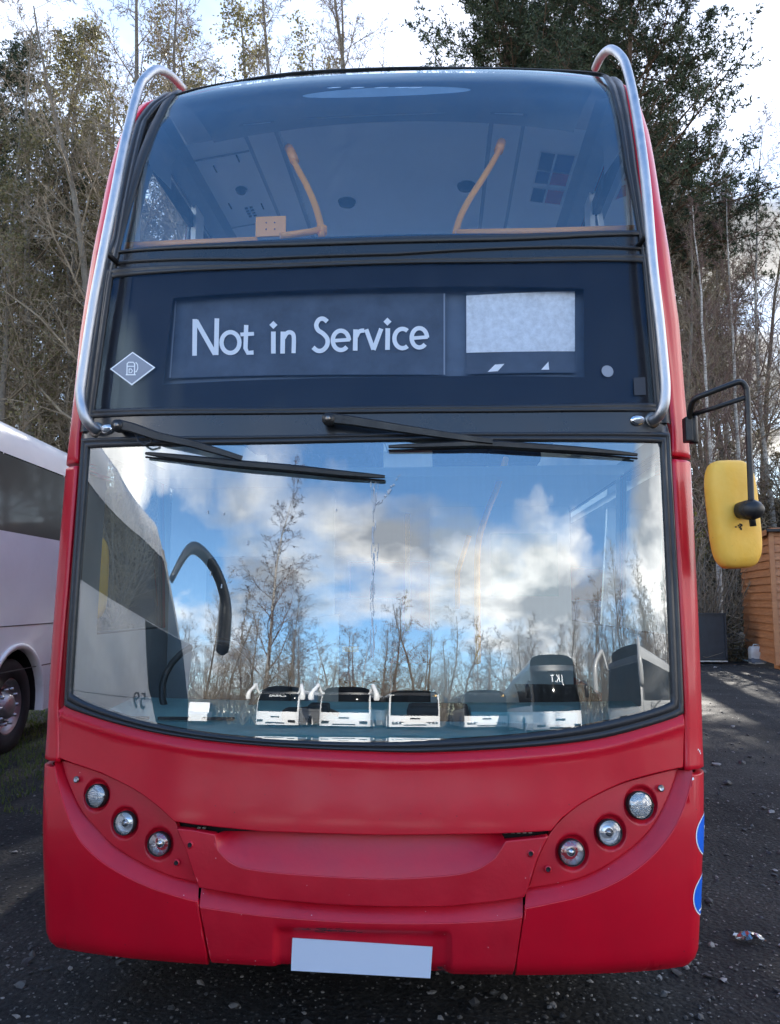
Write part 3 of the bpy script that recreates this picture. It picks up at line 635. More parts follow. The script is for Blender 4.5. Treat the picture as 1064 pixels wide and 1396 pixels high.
for side in (-1, 1):
    L3 = [(*hit(x, y), r*PXM*.93, k) for x, y, r, k in lamp_px[side]]
    if side < 0: top_ = [(80, 1038), (138, 1058), (182, 1080), (213, 1102), (236, 1124)]; right_ = [(238, 1130), (253, 1159), (264, 1194), (265.5, 1206)]; low = Ai_L
    else: top_ = [(926, 1051), (892, 1059), (845, 1073), (797, 1097), (767, 1121), (753, 1138)]; right_ = [(750, 1143), (735, 1174), (723, 1212), (719, 1216)]; low = Ai_R[::-1]
    poly = smooth_poly(H(top_))+H(right_)+smooth_poly(H([(x, y-1.2) for x, y in low]))[::-1][1:-1]
    def dish(s, z, L3=L3):
        o = 0
        for cs, cz, r, k in L3:
            d = math.hypot(s-cs, z-cz+.004)/r; o += .020*max(0, min(1, (1.34-d)/.28))
        return o
    mb = MB(); sheet(mb, poly, M['red_worn'], off=.030, g=.006, gz=.006, offn=dish, thick=.03, bevel=.003); hp = bpart(mb, 'headlight_panel')
    for cs, cz, r, k in L3:
        p, u, v, n = basis_at(cs, cz); Mt = Matrix((u, v, n)).transposed(); c = p-n*.036; mb = MB()
        def cup(m, prof, nn=36): mb.use(m, True).lathe([(a_*r, b_) for a_, b_ in prof], c, rot=Mt, n=nn)
        cup(M['black_plastic'], [(1.01, 0), (1.01, .020), (.97, .024), (.93, .022), (.92, .010)])
        if k == 'led':
            cup(M['reflector'], [(.93, .012), (0, .012)])
            for i in range(-5, 6):
                for j in range(-6, 7):
                    a_, b_ = (i+(j % 2)*.5)*.165, j*.143
                    if math.hypot(a_, b_) < .84: mb.use(M['led'], True).lathe([(.075*r, .013), (.060*r, .0175), (.025*r, .0195), (0, .020)], c+u*a_*r+v*b_*r, rot=Mt, n=8)
            for sx in (-1, 1): mb.use(M['black_plastic'], False).box(c+u*sx*.93*r+n*.020, (.16*r, .2*r, .008), rot=Mt)
        elif k == 'fog':
            cup(M['reflector'], [(.92, .012), (.80, .010), (.74, -.004)]); cup(M['reflector'], [(.74, -.004), (.55, .004), (.3, .010), (0, .012)])
            cup(M['bulb'], [(.34, .008), (.3, .016), (0, .019)], 20)
        else:
            cup(M['reflector'], [(.92, .014), (.72, -.010), (.45, -.026), (0, -.03)]); cup(M['chrome'], [(.36, -.02), (.36, .004), (.26, .013), (0, .016)], 20)
            for q in range(12):
                t_ = q*math.pi/6; mb.use(M['reflector'], False).box(c+(u*math.cos(t_)+v*math.sin(t_))*.66*r-n*.004, (.05*r, .05*r, .02), rot=Mt)
        cup(M['lens'], [(.93, .021), (.7, .027), (.4, .030), (0, .031)])
        o = bpart(mb, 'headlight' if k != 'led' else 'indicator_lamp', hp)
def screw(px, py, off, r=.0085, parent=bus, dark=False):
    s, z = hit(px, py); p, u, v, n = basis_at(s, z); Mt = Matrix((u, v, n)).transposed(); mb = MB()
    mb.use(M['red_worn'] if dark else M['steel_dull'], True).lathe([(r*1.5, -.001), (r*1.5, .002), (r, .0035)], p-n*off, rot=Mt, n=16)
    mb.use(M['gap'] if dark else M['steel'], True).lathe([(r, .0035), (r*.45, .002), (0, .001)], p-n*off, rot=Mt, n=16)
    bpart(mb, 'screw', parent)
screw(100, 1063, .017); screw(238, 1178, .017, dark=True); screw(905, 1075, .017); screw(749, 1187, .017, dark=True); screw(259, 1152, .003, dark=True); screw(724, 1164, .003, dark=True)
# round blue stickers on the offside corner
for py, kind in ((1130, 0), (1211, 1)):
    cz = {1130: aty(957, 1130, .26)[2], 1211: aty(957, 1211, .24)[2]}[py]; cs = SE(cz)-.018; r = .074
    mb = MB(); sheet(mb, disc((cs, cz), r), M['white'], off=-.0015, g=.015, bevel=0, thick=0); sheet(mb, disc((cs, cz), r-.005), M['blue'], off=-.0025, g=.015, bevel=0, thick=0)
    def ln(pts, w):
        for (x1, z1), (x2, z2) in zip(pts, pts[1:]):
            d = math.hypot(x2-x1, z2-z1); nx, nz = -(z2-z1)/d*w, (x2-x1)/d*w; k = 6
            A = [(x1+(x2-x1)*i/k, z1+(z2-z1)*i/k) for i in range(k+1)]
            mb.use(M['white']).grid([[wrap(cs+x+nx, cz+z+nz, -.0035) for x, z in A], [wrap(cs+x-nx, cz+z-nz, -.0035) for x, z in A]])
    if kind == 0: ln([(-.012, .012), (-.012, -.045)], .004); ln([(-.012, .03), (-.012, .018)], .007); ln([(.004, .015), (.004, -.045)], .004)
    else: ln([(-.045, -.045), (-.018, -.045), (-.012, -.02), (.005, -.015), (.01, .02)], .0035); ln([(.01, .035), (.01, .045)], .007)
    bpart(mb, 'sticker', label='round blue sticker with a white figure')
# faint ghost lettering on the front panel is worn off; small chips of bare metal on the offside edge
for x, y in ((940, 1000), (941, 1003), (954, 1024), (952, 1022), (955, 1027), (940, 996), (945, 1062)):
    s, z = hit(x, y); w = random.uniform(.002, .005); mb = MB(); mb.use(M['white']).add([wrap(s-w, z-w, -.001), wrap(s+w, z-w*.4, -.001), wrap(s+w*.5, z+w*1.4, -.001), wrap(s-w*.6, z+w, -.001)], [(0, 1, 2, 3)]); bpart(mb, 'paint_chip')

# ---- red corner pillars (skin wraps round to the side)
inL = [(82, 1028), (80, 963), (93, 800), (106, 640), (108, 598), (118, 500), (131, 420), (143, 341), (152, 329), (170, 220), (184, 166), (204, 140), (222, 127)]
inR = [(934, 1044), (934, 972), (925, 800), (916, 632), (916, 590), (908, 500), (897, 420), (884, 340), (878, 312), (869, 228), (859, 157), (849, 112), (832, 96)]
def along(l):
    q = H(l); z = np.array([p[1] for p in q]); s = np.array([abs(p[0]) for p in q]); o = np.argsort(z); return z[o], s[o]
ZL, SL = along(inL); ZR, SR = along(inR)
def inner(side, z): return float(np.interp(z, ZL, SL)) if side < 0 else float(np.interp(z, ZR, SR))
for side in (-1, 1):
    for z0, z1 in ((.985, 2.178), (2.192, 4.215)):
        mb = MB(); rows = []; zs = np.linspace(z0, z1, 70)
        zs = np.r_[z0, z0+.003, zs[1:-1], z1-.003, z1]
        for i, z in enumerate(zs):
            s0 = inner(side, z); s1 = SE(min(z, 4.1))+.30; e_ = .005 if i in (0, len(zs)-1) else 0
            ss = [s0]+list(np.linspace(s0+.004, SE(min(z, 4.1)), 14))+list(np.linspace(SE(min(z, 4.1))+.02, s1, 5))
            row = []
            for k, s_ in enumerate(ss):
                rim = .004 if k == 0 else 0
                bead = -.006*math.exp(-((s_-s0-.018)/.007)**2) if z < 4.1 else 0
                p = wrap(side*s_, z, rim+e_+bead); row.append(p)
            sec = [wrap(side*s0, z, .05)]+row; rows.append(sec if side > 0 else sec)
        # above 4.1 m the pillar leans in with the roof line
        for r_ in rows:
            for k, p in enumerate(r_):
                if p[2] > 4.0:
                    lim = float(Wz(p[2])); base = float(Wz(min(p[2], 4.1))); f_ = abs(p[0])/base; r_[k] = (p[0]*(1-(1-lim/base)*max(0, (f_-.7)/.3)), p[1], p[2])
        mb.use(M['red'], True).grid(rows); mb.grid([[(p[0], p[1]+(0 if k else 0), p[2]) for k, p in enumerate(rows[0])], [(p[0]*.96, p[1]+.03, p[2]) for p in rows[0]]])
        mb.grid([rows[-1], [(p[0]*.96, p[1]+.03, p[2]) for p in rows[-1]]])
        mb.use(M['int_grey'], True).grid([[wrap(side*s_, z, .036) for s_ in [inner(side, z)]+list(np.linspace(inner(side, z)+.01, SE(min(z, 4.1)), 8))+[SE(min(z, 4.1))+.31]] for z in np.linspace(z0, min(z1, 4.12), 30)])
        bpart(mb, 'corner_pillar', fix=False)
# ---- windscreen: rubber surround, glass
def ring(mb, out, inn, m, prof, n=70):
    """closed frame: out/inn are dicts of pixel edges t and b; sides run between their ends"""
    def loop(e):
        t = resample(smooth_poly(H(e['t']), 4), n); b_ = resample(smooth_poly(H(e['b']), 4), n)
        r_ = resample([t[-1], b_[-1]], n//2); l_ = resample([b_[0], t[0]], n//2); return np.concatenate([t[:-1], r_[:-1], b_[::-1][:-1], l_[:-1]])
    A, B = loop(out), loop(inn); rows = []
    for t, o in prof:
        P = A+(B-A)*t; q = [wrap(p[0], p[1], o) for p in P]; rows.append(q+[q[0]])
    mb.use(m, True).grid(rows); return A, B
mb = MB(); A_, B_ = ring(mb, ws_out, ws_in, M['rubber'], [(0, .03), (0, .0), (.08, -.006), (.30, -.008), (.40, -.002), (.46, -.001), (.52, -.007), (.8, -.007), (.92, -.003), (1, .003), (1, .03)]); bpart(mb, 'windscreen_surround')
def pane(name, out, m, off, nx=90, nz=70, parent=bus):
    t = resample(smooth_poly(H(out['t']), 4), nx); b_ = resample(smooth_poly(H(out['b']), 4), nx); mb = MB(); rows = []; nr = []
    for i in range(nz):
        P = t+(b_-t)*i/(nz-1); rows.append([wrap(p[0], p[1], off) for p in P])
        for p in P:
            e_ = .006; a_ = np.array(wrap(p[0]+e_, p[1]))-np.array(wrap(p[0]-e_, p[1])); c_ = np.array(wrap(p[0], p[1]+e_))-np.array(wrap(p[0], p[1]-e_)); q = np.cross(a_, c_); q /= np.linalg.norm(q)
            if q[1] > 0: q = -q
            nr.append(tuple(q))
    mb.use(m, True).grid(rows); o = bpart(mb, name, parent, fix=False)
    me = o.data; 
    if me.polygons[0].normal.y > 0: me.flip_normals()
    me.normals_split_custom_set_from_vertices(nr); return o
def mid(out, inn, t): return {k: [('s', *p) for p in resample(H(out[k]), 20)*(1-t)+resample(H(inn[k]), 20)*t] for k in 'tb'}
pane('windscreen', mid(ws_out, ws_in, .8), M['glass_ws'], .006)
# ---- black front above the windscreen
ds_out = {'t': [(146, 367), (342, 359), (540, 352), (720, 350), (884, 347)], 'b': [(121, 570), (342, 565), (540, 563), (720, 562), (902, 562)]}
ds_in = {'t': [(153, 379), (342, 367), (540, 360), (720, 358), (877, 358)], 'b': [(128, 558), (342, 556), (540, 553), (720, 552), (893, 549)]}
up_out = {'t': [(222, 127), (238, 122), (305, 106), (396, 95), (480, 90.5), (560, 88), (640, 88), (720, 90), (790, 94), (832, 96)], 'b': [(146, 347), (342, 337), (540, 331), (720, 327), (883, 321)]}
up_in = {'t': [(240, 129), (305, 113), (396, 100), (480, 95), (560, 92.5), (640, 92.5), (720, 94), (790, 98), (820, 101)], 'b': [(163, 341), (342, 329), (540, 322), (720, 318), (871, 314)]}
mb = MB(); zz_ = lambda px, py: hit(px, py)[1]
# band under the destination sign, band above it
sheet(mb, H([(119, 566)]+[(342, 563), (540, 561), (720, 560), (905, 558), (914, 592), (740, 591), (560, 592), (330, 596), (109, 600)]), M['satin_black'], off=.004, g=.05, thick=.02, bevel=.003)
bpart(mb, 'wiper_panel')
mb = MB(); sheet(mb, H([(146, 342), (342, 334), (540, 328), (720, 324), (884, 318), (889, 352), (720, 353), (540, 356), (342, 363), (141, 371)]), M['satin_black'], off=.006, g=.05, thick=.02, bevel=.003)
strip(mb, [(H([(143, 357), (342, 350), (540, 343), (887, 337)]), .006), (H([(143, 358), (342, 351), (540, 344), (887, 338)]), -.004), (H([(143, 361), (342, 354), (540, 347), (887, 341)]), -.004), (H([(143, 362), (342, 355), (540, 348), (887, 342)]), .006)], M['rubber'], n=50)
bpart(mb, 'trim_band')
for side in (-1, 1):     # black cheeks between sign surround and red pillar, and up beside the upper window
    mb = MB(); rows = []
    for z in np.linspace(2.33, 4.2, 60):
        s0 = inner(side, z)+.004
        if z < 3.12: P = (121, 570), (146, 367); Q = (903, 562), (885, 347)
        else: P = (146, 345), (222, 127); Q = (883, 320), (832, 96)
        edge = [(163, 341), (170, 300), (186, 220), (200, 164), (220, 140), (240, 129)] if side < 0 else [(871, 314), (853, 221), (844, 161), (833, 123), (820, 101)]
        low_ = [(128, 558), (153, 379)] if side < 0 else [(893, 549), (877, 358)]
        q = H(low_+edge); o_ = sorted((b2, abs(a2)) for a2, b2 in q); s1 = float(np.interp(z, [k[0] for k in o_], [k[1] for k in o_]))-.002
        w_ = s0-s1
        rows.append([wrap(side*(s1+w_*t), z, o) for t, o in ((0, .03), (0, .002), (.08, -.005), (.28, -.006), (.36, -.001), (.44, -.001), (.50, -.006), (.74, -.007), (.82, -.001), (1, .004), (1, .03))])
    mb.use(M['rubber'], True).grid(rows); bpart(mb, 'side_seal')
mb = MB(); ring(mb, ds_out, ds_in, M['rubber'], [(0, .02), (0, 0), (.1, -.005), (.35, -.006), (.5, -.001), (.62, -.005), (.9, -.004), (1, .002), (1, .02)]); sign = bpart(mb, 'destination_sign')
pane('sign_glass', mid(ds_out, ds_in, .85), M['glass_ds'], .003, 40, 24, sign)
# black mask behind the sign glass with the display opening
op = H([(232, 405), (797, 393), (798, 513), (218, 521)])
full = H([(150, 372), (540, 354), (880, 352), (898, 556), (540, 560), (124, 564)])
mb = MB(); q0 = sorted(op)[0]
xl0, xr0 = -1.24, 1.24; zt0, zb0 = max(op[0][1], op[1][1]), min(op[2][1], op[3][1])
for poly in ([(xl0, zt0), (xr0, zt0), (xr0, 3.16), (xl0, 3.16)], [(xl0, 2.36), (xr0, 2.36), (xr0, zb0), (xl0, zb0)], [(xl0, zb0), (min(op[0][0], op[3][0])+.01, zb0), (op[0][0]+.01, zt0), (xl0, zt0)], [(op[1][0], zt0), (op[2][0], zb0), (xr0, zb0), (xr0, zt0)]):
    sheet(mb, [p for p in poly], M['mask'] if 'mask' in M else M.setdefault('mask', mat('sign_mask', (.002, .0045, .012), .5, spec=.2)), off=.014, g=.1, bevel=0, thick=0)
bpart(mb, 'sign_mask', sign)
mb = MB(); sheet(mb, H([(170, 372), (180, 372), (158, 560), (148, 560)]), M['gap'], off=.010, g=.2, bevel=0, thick=0); bpart(mb, 'sign_strut', sign)
DY = .055
mb = MB(); sheet(mb, [(op[0][0]-.06, zt0+.03), (op[1][0]+.06, zt0+.03), (op[1][0]+.06, zb0-.03), (op[0][0]-.06, zb0-.03)], M['blind_grey'], off=DY+.02, g=.1, bevel=0, thick=0); bpart(mb, 'display_box', sign)
def hit_off(px, py, off):
    y = .3
    for i in range(40):
        P = aty(px, py, y); y = .5*y+.5*(float(Yf(P[0], P[2]))+off)
    P = aty(px, py, y); return (float(P[0]), float(P[2]))
def HO(l, off): return [hit_off(*p, off) for p in l]
mb = MB(); sheet(mb, HO([(240, 409), (606, 400), (606, 511), (230, 516)], DY), M['blind'], off=DY, g=.15, bevel=0, thick=0)
sheet(mb, HO([(636, 398), (785, 397), (785, 508), (636, 510)], DY), M['blind'], off=DY, g=.15, bevel=0, thick=0)
for l in ([(239, 410), (241, 410), (233, 515), (231, 515)], [(605, 400), (607, 400), (607, 511), (605, 511)]): sheet(mb, HO(l, DY-.004), M['badge'], off=DY-.004, g=.15, bevel=0, thick=0)
bl_ = bpart(mb, 'roller_blind', sign)
mb = MB(); sheet(mb, HO([(636, 403), (784, 397), (784, 479), (636, 481)], DY-.004), M['blindwhite'], off=DY-.004, g=.15, bevel=0, thick=0)
for l in ([(665, 507), (679, 506), (688, 496), (675, 497)], [(738, 504), (748, 493), (749, 504)]): sheet(mb, HO(l, DY-.004), M['white'], off=DY-.004, g=.2, bevel=0, thick=0)
bpart(mb, 'route_number_blank', sign)
# the words, as strokes read in pixels
mb = MB(); cnt = [0]
def pen(pts, w=4.2, closed=False, smooth=False):
    """w: half... full stroke width in pixels"""
    w *= .76; pts = [np.array(p, float) for p in pts]
    if smooth: pts = [np.array(p) for p in spline(pts, 8, closed)]
    if closed: pts = pts+[pts[0]]
    L_, R_ = [], []
    for i, p in enumerate(pts):
        if closed and i in (0, len(pts)-1): t = pts[1]-pts[-2]
        else: t = pts[min(i+1, len(pts)-1)]-pts[max(i-1, 0)]
        t = t/np.linalg.norm(t); n = np.array([-t[1], t[0]])*w; L_.append(p+n); R_.append(p-n)
    cnt[0] += 1; o = DY-.004-cnt[0]*.00025
    def W3(p): s, z = hit_off(p[0], p[1], o); return wrap(s, z, o)
    mb.use(M['white']).grid([[W3(p) for p in L_], [W3(p) for p in R_]])
def oval(cx, cy, rx, ry, a0=0, a1=360, w=3.9, n=26, closed=None):
    full_ = (a1-a0) >= 360; k = n; pts = [(cx+rx*math.cos(R(a0+(a1-a0)*i/k)), cy-ry*math.sin(R(a0+(a1-a0)*i/k))) for i in range(k if full_ else k+1)]; pen(pts, w, closed=full_)
def dia(cx, cy, r=5.5):
    cnt[0] += 1; o = DY-.004-cnt[0]*.00025; q = [hit_off(cx, cy-r, o), hit_off(cx+r, cy, o), hit_off(cx, cy+r, o), hit_off(cx-r, cy, o)]; mb.use(M['white']).add([wrap(*p, o) for p in q], [(0, 1, 2, 3)])
pen([(265.5, 485), (266, 435)]); pen([(267.5, 437), (293.5, 483)], 4.2); pen([(295, 484), (296, 434)])
oval(314.5, 467, 12.2, 14.2)
pen([(336, 443), (335, 475), (338, 481), (346, 480.5)], 3.9, smooth=False); pen([(328, 456), (346.5, 455)], 3.4)
pen([(373, 482), (373, 452)]); dia(373, 443)
pen([(385.5, 482), (386, 452)]); pen([(387, 461), (391, 454.5), (396, 453), (400, 456), (401, 463), (400.5, 481.5)], 3.8, smooth=True)
pen([(446.5, 438.5), (441, 434.5), (435, 436), (431.5, 443), (434, 450), (441, 455), (446.5, 462), (446, 471), (440, 477.5), (433, 478), (427, 473.5)], 4.0, smooth=True)
oval(465, 464, 11, 13.2, 0, 318); pen([(455, 464.5), (477.5, 463)], 3.2)
pen([(484.5, 478), (485, 449)]); pen([(486, 459), (490, 452), (497, 450.5)], 3.8, smooth=True)
pen([(499.5, 449), (509.5, 476.5)], 3.9); pen([(520, 448), (509.5, 477)], 3.9)
pen([(528.5, 477), (529, 447.5)]); dia(528.5, 438.5)
oval(549, 461.5, 11, 13.2, 52, 308)
oval(572, 460.5, 10.5, 13.2, 0, 318); pen([(562.5, 461), (583.5, 459.5)], 3.2)
bpart(mb, 'lettering', sign, fix=False)
# silver diamond badge with fuel pump
mb = MB(); sheet(mb, H([(181, 479.5), (212, 501), (180, 525.5), (150, 503)]), M['white'], off=.001, g=.2, bevel=0, thick=0); sheet(mb, H([(181, 481.5), (209, 501), (180, 523), (153, 503)]), M['badge'], off=.0, g=.2, bevel=0, thick=0)
cnt[0] = 0
def pen2(pts, w=.7):
    pts = [np.array(p, float) for p in pts]; L_, R_ = [], []
    for i, p in enumerate(pts):
        t = pts[min(i+1, len(pts)-1)]-pts[max(i-1, 0)]; t = t/np.linalg.norm(t); n = np.array([-t[1], t[0]])*w; L_.append(p+n); R_.append(p-n)
    cnt[0] += 1; o = -.001-cnt[0]*.0002
    mb.use(M['white']).grid([[wrap(*hit(*p), o) for p in L_], [wrap(*hit(*p), o) for p in R_]])
pen2([(173.5, 511), (173.8, 496), (175.5, 494), (182, 494), (184, 496), (183.8, 511)], .8); pen2([(172, 511), (185.5, 511)], .8); pen2([(174.5, 499.5), (183, 499.5)]); pen2([(176.5, 503), (176.5, 508.5), (180, 508), (181, 505.5), (179.5, 503.2), (176.5, 503)]); pen2([(184, 507), (186.5, 507), (188.5, 502), (188, 497), (185.5, 494)])
bpart(mb, 'fuel_badge', label='silver diamond badge with a fuel pump symbol', fix=False)
mb = MB(); sheet(mb, disc(hit(828.5, 506), .025), M['badge'], off=.0, g=.2, bevel=0, thick=0); bpart(mb, 'round_sensor')
mb = MB(); sheet(mb, H([(864, 515), (880, 514), (881, 538), (865, 539)]), mat('old_label', (.022, .030, .046), .6), off=.0, g=.2, bevel=0, thick=0); bpart(mb, 'faded_label')
# ---- upper deck window
uo = H(up_in['t']); uo = [('s', uo[0][0]-.05, uo[0][1]-.005)]+[('s', a_, min(b_+.010, 4.272)) for a_, b_ in uo]+[('s', uo[-1][0]+.04, uo[-1][1]-.005)]
up_out['t'] = uo
mb = MB(); ring(mb, {'t': up_out['t'], 'b': up_out['b']}, up_in, M['rubber'], [(0, .03), (0, .001), (.15, -.003), (.6, -.004), (1, .001), (1, .02)]); bpart(mb, 'upper_surround')
pane('upper_windscreen', mid(up_out, up_in, .9), M['glass_up'], .004, 80, 60)
# ---- chrome marker lamps
for x, y in ((146.5, 585), (870, 573)):
    s, z = hit(x, y); p, u, v, n = basis_at(s, z); Mt = Matrix((u*1.25, v*.85, n)).transposed(); mb = MB(); mb.use(M['chrome'], True).lathe([(.027, .0), (.027, .008), (.020, .012)], p-n*.004, rot=Mt, n=20); mb.use(M['reflector'], True).lathe([(.020, .012), (.016, .022), (.008, .028), (0, .030)], p-n*.004, rot=Mt, n=20)
    bpart(mb, 'marker_lamp')
# ---- steel branch guards
def P3(px, py, off): s, z = hit_off(px, py, off); return (s, float(Yf(s, z))+off, z)
gl_ = [(132, 586, .0), (122, 578, -.05), (114.5, 564, -.075), (110.5, 540, -.08), (113, 513, -.08), (126, 426, -.08), (137, 366, -.08), (157, 265, -.08), (170, 198, -.08)]
gr_ = [(889, 573, .0), (899, 566, -.05), (905.5, 550, -.075), (907, 530, -.08), (905.5, 505, -.08), (899, 438, -.08), (890, 360, -.08), (880, 243, -.08), (867, 150, -.08)]
def guard(px, top, roof):
    a = [P3(*q) for q in px]; b_ = [tuple(aty(x, y, yy)) for x, y, yy in top]
    pts = [tuple(p) for p in spline(a+b_, 6)]; n_ = len(pts); mb = MB()
    mb.use(M['steel'], True).tube(pts, .0215, 16)
    # collars
    p0_ = Vector(pts[0]); mb.use(M['steel_dull'], True).lathe([(.0, 0), (.032, 0), (.034, .006), (.02, .008)], p0_+Vector((0, .004, 0)), rot=Matrix.Rotation(math.pi/2, 3, 'X'), n=18)
    return bpart(mb, 'guard_rail')
gL = guard(gl_, [(188, 126, .60), (199, 106, .64), (215, 95, .72), (233, 103, .86), (250, 121, 1.0)], None)
gR = guard(gr_, [(855, 94, .66), (845, 75, .72), (832, 67.5, .82), (820, 77, .95), (812, 93, 1.08)], None)
for x0_, y0_, x1_, y1_ in ((141, 341, 160, 358), (884, 318, 872, 334)):
    mb = MB(); mb.use(M['black_plastic'], True).tube([P3(x0_, y0_, -.075), P3((x0_*2+x1_)/3, (y0_*2+y1_)/3, -.045), P3(x1_, y1_, .0)], .012, 10); bpart(mb, 'rail_bracket')
# ---- wipers
def wiper(piv, arm, blade, wprn):
    root = MB(); p = P3(*piv, -.03); root.use(M['black_plastic'], True).lathe([(.0, .034), (.024, .034), (.026, .02), (.026, 0), (.018, -.03)], p, rot=Matrix.Rotation(math.pi/2, 3, 'X'), n=18)
    root.use(M['steel_dull'], True).lathe([(.0, .040), (.010, .040), (.011, .034)], p, rot=Matrix.Rotation(math.pi/2, 3, 'X'), n=6)
    w = bpart(root, 'wiper')
    a = MB(); pts = [Vector(P3(x, y, -.045)) for x, y in arm]; k = len(pts); rows = []
    for i, q in enumerate(pts):
        t = (pts[min(i+1, k-1)]-pts[max(i-1, 0)]).normalized(); n = Vector((0, -1, 0)); v = t.cross(n).normalized(); h = wprn[0]+(wprn[1]-wprn[0])*i/(k-1); d = .010
        rows.append([q-v*h, q-v*h*.7+n*d, q+v*h*.7+n*d, q+v*h, q+v*h*.8-n*.006, q-v*h*.8-n*.006, q-v*h])
    a.use(M['black_plastic'], False).grid([[tuple(c) for c in r] for r in rows]); a.add([tuple(c) for c in rows[0][:-1]], [(0, 1, 2, 3, 4, 5)]); a.add([tuple(c) for c in rows[-1][:-1]], [(5, 4, 3, 2, 1, 0)])
    bpart(a, 'wiper_arm', w)
    b_ = MB(); bl2 = [P3(x, y, -.028) for x, y in spline(blade, 6)]; n_ = len(bl2)
    b_.use(M['black_plastic'], False).tube(bl2, [(.006+.011*math.sin(math.pi*min(1, max(0, i/(n_-1))))**.8) for i in range(n_)], 6)
    bl3 = [P3(x, y+5.2*1, -.010) for x, y in spline(blade, 6)]; b_.use(M['gap'], False).tube(bl3, .0045, 5)
    bpart(b_, 'wiper_blade', w); return w
wiper((163.5, 582), [(160, 579), (180, 583), (215, 595), (262, 605), (300, 616), (330, 625)], [(199, 618), (250, 624), (320, 632), (400, 639), (470, 646), (525, 650)], (.024, .011))
wiper((449, 573), [(446, 570), (480, 574), (530, 582), (590, 591), (640, 598), (672, 602)], [(530, 609), (600, 607), (660, 605.5), (720, 609), (800, 614), (869, 620)], (.024, .011))
mb = MB(); mb.use(M['rubber'], True).tube([P3(185, 592, -.03), P3(190, 603, -.028), P3(198, 607, -.025), P3(207, 603, -.03), P3(204, 596, -.035)], .005, 8); bpart(mb, 'washer_hose')
# ---- mirror on its arm
MY = .14
def mp(px, py, y=MY): return tuple(aty(px, py, y))
mb = MB(); mb.use(M['black_plastic'], True)
arm_pts = spline([mp(940, 573, .28), mp(942, 556, .24), mp(948, 544, .2), mp(966, 536, .17), mp(1000, 523, MY), mp(1010, 521, MY), mp(1017, 528, MY), mp(1019, 542, MY), mp(1022, 620, MY), mp(1025, 698, MY)], 6)
mb.tube([tuple(p) for p in arm_pts], .0115, 12); mb.tube([mp(941, 566, .27), mp(975, 556, .2), mp(1016, 542, MY)], .0095, 10)
arm = bpart(mb, 'mirror_arm')
mb = MB(); mb.use(M['black_plastic'], True)
p_ = Vector(mp(945.5, 586, .29)); mb.lathe([(.0, -.055), (.016, -.055), (.018, -.05), (.018, .05), (.016, .055), (0, .055)], p_, n=16); mb.smooth = False; mb.box(p_+Vector((-.022, .0, 0)), (.03, .05, .10), bev=.006)
bpart(mb, 'mirror_bracket', arm)
cx_, cy_ = 1003, 700; c_ = Vector(mp(cx_, cy_, MY+.085)); hw, hh = .0985, .212
mb = MB(); rows = []; K = 48
tilt = Matrix.Rotation(R(-3), 3, 'Y')@Matrix.Rotation(R(14), 3, 'Z')
for sc, dp in ((.0, -.035), (.5, -.034), (.80, -.030), (.93, -.020), (.985, -.004), (1., .012), (1., .035), (.97, .045), (0, .045)):
    r_ = []
    for j in range(K+1):
        q = 2*math.pi*j/K; e_ = 4.2; cx2 = abs(math.cos(q))**(2/e_)*math.copysign(1, math.cos(q)); sz2 = abs(math.sin(q))**(2/e_)*math.copysign(1, math.sin(q))
        k_ = 1-.03*(1-sz2)*.5; v_ = tilt@Vector((cx2*hw*sc*k_, dp, sz2*hh*sc)); r_.append(tuple(c_+v_))
    rows.append(r_)
mb.use(M['yellow'], True).grid(rows); hz_ = bpart(mb, 'mirror_housing', arm, label='scuffed yellow mirror back')
mb = MB(); mb.use(M['black_plastic'], True)
kp = Vector(mp(1024, 695, MY)); kb = Vector(mp(1008, 696, MY+.045)); d_ = (kb-kp)
mb.tube([tuple(kp-d_*.25), tuple(kp-d_*.1), tuple(kp+d_*.3), tuple(kb)], [.024, .038, .038, .030], 18)
mb.lathe([(0, -.042), (.012, -.040), (.030, -.026), (.040, 0), (.030, .026), (.012, .040), (0, .042)], kp-d_*.15, axis='x', n=18); mb.tube([tuple(kp), tuple(kp+Vector((.005, 0, -.062)))], .012, 10)
bpart(mb, 'mirror_joint', arm)
mb = MB()
for q in range(10):
    x, z = random.gauss(0, .007), random.gauss(0, .009); v_ = [tilt@Vector((-.008+x+a1, -.0362, -.06+z+b1)) for a1, b1 in ((-.004, -.002), (.003, -.003), (.005, .002), (-.002, .003))]; mb.use(M['gap']).add([tuple(c_+v1-Vector((0, .0002*q, 0))) for v1 in v_], [(0, 1, 2, 3)])
bpart(mb, 'scuff_mark', arm)
# driver's side mirror, folded back against the flank and seen through the cab
mb = MB(); rows = []; c_ = Vector((-1.47, .95, 1.72))
for sc, dp in ((.0, .03), (.85, .03), (1., .015), (1., -.03), (.9, -.045), (0, -.045)):
    rows.append([tuple(c_+Matrix.Rotation(R(35), 3, 'Z')@Vector((abs(math.cos(2*math.pi*j/32))**.5*math.copysign(1, math.cos(2*math.pi*j/32))*.10*sc, -dp, abs(math.sin(2*math.pi*j/32))**.5*math.copysign(1, math.sin(2*math.pi*j/32))*.21*sc))) for j in range(33)])
mb.use(M['yellow'], True).grid(rows); mb.use(M['black_plastic']).tube([(-1.33, .8, 2.15), (-1.45, .86, 2.15), (-1.47, .9, 1.9)], .012, 8); bpart(mb, 'folded_mirror')

